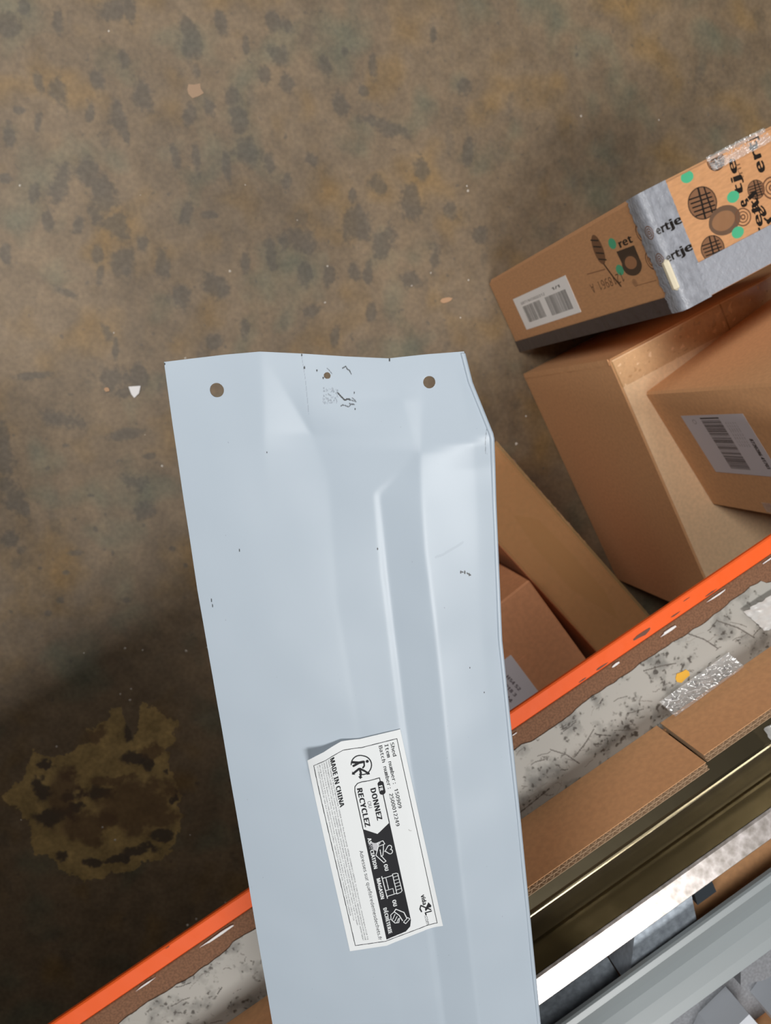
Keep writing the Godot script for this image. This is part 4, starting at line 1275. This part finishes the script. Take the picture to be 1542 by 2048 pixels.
func two_code_image() -> Image:
	var im := Image.create(300, 700, false, Image.FORMAT_RGB8)
	im.fill(Color(0.95, 0.94, 0.93))
	var ink := Color(0.30, 0.29, 0.28)
	bars(im, Rect2i(95, 60, 160, 250), ink, false, 5)
	bars(im, Rect2i(95, 380, 150, 240), ink, false, 6)
	words(im, "0871945600312", Vector2(62, 620), 22, 330, ink, -PI / 2)
	words(im, "1/1", Vector2(52, 190), 22, 90, ink, -PI / 2, 600)
	return im

func one_code_image() -> Image:
	# x runs up the carton, y along it
	var im := Image.create(620, 460, false, Image.FORMAT_RGB8)
	im.fill(Color(0.80, 0.78, 0.80))
	var ink := Color(0.17, 0.15, 0.16)
	bars(im, Rect2i(190, 40, 190, 380), ink, false, 8)
	im.fill_rect(Rect2i(190, 20, 190, 10), ink)
	for i in 5: words(im, "0 12 456 78 90 12 34", Vector2(420 + 22 * i, 60), 9, 180, Color(0.45, 0.43, 0.44), PI / 2)
	words(im, "8720286 41703", Vector2(560, 180), 30, 220, ink, PI / 2, 700)
	ring(im, Vector2(110, 50), 16, 4, Color(0.5, 0.48, 0.5))
	return im

func dotted_image() -> Image:
	var im := Image.create(360, 500, false, Image.FORMAT_RGB8)
	im.fill(Color(0.83, 0.80, 0.82))
	var ink := Color(0.42, 0.38, 0.40)
	for r in 4:
		words(im, ["HS4 52", "7018 3", "DE 44", "0915"][r], Vector2(270 - 40 * r, 90 + 14 * r), 20, 120, ink, PI / 2 - 0.1, 600)
	return im

func top_print_material() -> StandardMaterial3D:
	# x across the top from the near side, y along it from the left edge
	var k := 3000.0
	var W := int(0.168 * k)
	var Hh := int(0.352 * k)
	var im := card_image(W, Hh, 72)
	var at := func(x: float, z: float) -> Vector2: return Vector2(0.172 - z, x - 0.004) * k
	# lettering along the top runs across it, from the near side to the far side or back
	var w1 := Color(0.55, 0.40, 0.29)
	globe(im, at.call(0.084, 0.052), 66)
	globe(im, at.call(0.073, 0.116), 54)
	disc(im, at.call(0.106, 0.088), 60, 78, Color(0.40, 0.31, 0.25))
	disc(im, at.call(0.104, 0.088), 40, 56, w1)
	coil(im, at.call(0.134, 0.096), 36)
	words(im, "tje", at.call(0.140, 0.066), 40, 150, INK, 0.12, 600)
	words(im, "e", at.call(0.139, 0.084), 40, 0, INK, 0.12, 600)
	words(im, ".nl", at.call(0.152, 0.046), 24, 60, Color(0.45, 0.32, 0.22), 0.1)
	words(im, "ertje", at.call(0.183, 0.052), 46, 210, INK, 0.06, 600)
	globe(im, at.call(0.168, 0.070), 40)
	coil(im, at.call(0.192, 0.078), 44)
	words(im, "ret", at.call(0.150, 0.132), 40, 130, INK, 0.1, 600)
	words(im, "retj", at.call(0.168, 0.122), 40, 150, INK, -0.3, 600)
	coil(im, at.call(0.20, 0.112), 36)
	globe(im, at.call(0.126, -0.002 + 0.010), 40)
	for i in 3:
		words(im, "ret", at.call(0.235 + 0.045 * i, 0.140), 40, 130, INK, 0.05, 600)
		coil(im, at.call(0.235 + 0.045 * i, 0.086), 34)
		words(im, "ertje", at.call(0.235 + 0.045 * i, 0.070), 40, 180, INK, 0.05, 600)
	for g in [[0.077, 0.010], [0.131, 0.064], [0.118, 0.112], [0.134, 0.160], [0.21, 0.13], [0.25, 0.05]]:
		disc(im, at.call(g[0], g[1]), 24, 30, GREEN)
	var m := printed("top_print", im, 0.35)
	m.clearcoat_enabled = true
	m.clearcoat = 0.8
	m.clearcoat_roughness = 0.08
	return m

# =====================================================================  crumbs on the floor
func debris():
	rng.seed = 1234
	var w := thing("plastic_shard", "white pointed plastic shard lying on the floor left of the panel", "shard", Vector3(-0.242, 0, -0.061), 0.0)
	part("shard", extrude_y([Vector2(-0.013, -0.010), Vector2(0.012, -0.012), Vector2(0.008, 0.004), Vector2(-0.002, 0.014), Vector2(-0.008, 0.006)], 0.0, 0.003), M.paper, w)
	var chip := mat("tan_chip", Color(0.66, 0.52, 0.40), 0.8)
	var c1 := thing("cardboard_scrap", "small tan cardboard scrap on the floor left of the white shard", "scrap", Vector3(-0.299, 0, -0.064))
	part("scrap", flake(Vector3.ZERO, 0.014, 0.012, 0.002), chip, c1)
	var c2 := thing("cardboard_scrap", "tan cardboard flake on the floor left of the tall taped carton", "scrap", Vector3(0.443, 0, -0.27), 0.3)
	part("scrap", flake(Vector3.ZERO, 0.034, 0.016, 0.0015), chip, c2)
	var c3 := thing("cardboard_scrap", "pale worn flake on the floor near the top of the picture", "scrap", Vector3(-0.099, 0, -0.684), 0.3)
	part("scrap", flake(Vector3.ZERO, 0.042, 0.034, 0.0008), mat("pale_flake", Color(0.60, 0.50, 0.41), 0.9), c3)
	# grit too small to pick apart
	var st := SurfaceTool.new()
	st.begin(Mesh.PRIMITIVE_TRIANGLES)
	for p in [[-45.3,-47.5,3.0],[-0.0,-49.9,1.7],[-26.7,-78.6,2.5],[-3.6,-31.9,3.4],[17.5,-33.6,2.5],[49.3,-51.1,3.8],[49.0,-52.1,2.1],[75.6,-68.7,3.4],[94.7,-69.0,2.5],[-13.5,-13.3,2.5],[-19.1,10.0,3.0],[64.0,-0.9,3.4],[61.8,5.6,3.8],[40.8,-32.9,2.5],[49.6,-31.6,2.5],[36.4,-30.0,2.1],[47.8,-23.2,2.1],[-28.5,50.5,3.4],[-24.7,51.1,2.5],[-15.3,51.8,3.8],[-10.5,51.2,3.0],[-37.2,51.1,2.5],[-27.8,62.5,3.4],[-27.5,59.9,2.5],[-29.9,61.0,2.5],[-14.9,116.9,3.4],[-16.9,118.2,3.8],[-8.1,113.5,2.5],[-15.7,95.8,1.7],[-52.2,88.7,1.7],[-22.5,3.2,1.3],[11.0,-43.1,1.7],[16.9,-25.8,2.5],[-28.1,-18.4,2.1],[-21.7,-46.8,1.3],[-43.9,72.2,2.5],[-35.0,92.1,2.5],[-32.4,95.4,3.4]]:
		var r: float = p[2] / 1000.0
		var at := Vector3(p[0] / 100.0, 0, p[1] / 100.0)
		var fs := []
		var top := at + Vector3(rng.randf_range(-0.3, 0.3) * r, r * 0.8, rng.randf_range(-0.3, 0.3) * r)
		var ringp := []
		for k in 6: ringp.append(at + Vector3(cos(TAU * k / 6), 0, sin(TAU * k / 6)) * r * rng.randf_range(0.6, 1.1))
		for k in 6: fs.append([top, ringp[k], ringp[(k + 1) % 6]])
		fs.append(ringp)
		hull(st, fs, at + Vector3(0, r * 0.3, 0))
	tag(part("floor_grit", st.commit(), mat("grit", Color(0.80, 0.77, 0.73), 0.7), self), "pale crumbs of grit scattered over the concrete floor", "grit", "", "stuff")

# a tall steel cabinet beside the aisle, left of the picture: its shade lies over the lower left of the floor
func cabinet():
	var t := thing("steel_cabinet", "tall grey two-door steel cabinet standing beside the aisle", "cabinet", Vector3(-1.21, 0, 0.33))
	var g := mat("cabinet_grey", Color(0.42, 0.43, 0.44), 0.5)
	part("body", block(Vector3(-0.45, 0.06, -0.51), Vector3(0.45, 2.5, 0.51), 0.006), g, t)
	part("plinth", block(Vector3(-0.42, 0, -0.48), Vector3(0.42, 0.06, 0.48), 0.003), M.black_tape, t)
	for s in [-1, 1]:
		var d := part("door", block(Vector3(0.4505, 0.08, -0.50 if s < 0 else 0.003), Vector3(0.468, 2.48, -0.003 if s < 0 else 0.50), 0.003), g, t)
		part("handle", block(Vector3(0.4685, 1.15, s * 0.06 - 0.01), Vector3(0.49, 1.32, s * 0.06 + 0.01), 0.004), M.lamp_body, d)
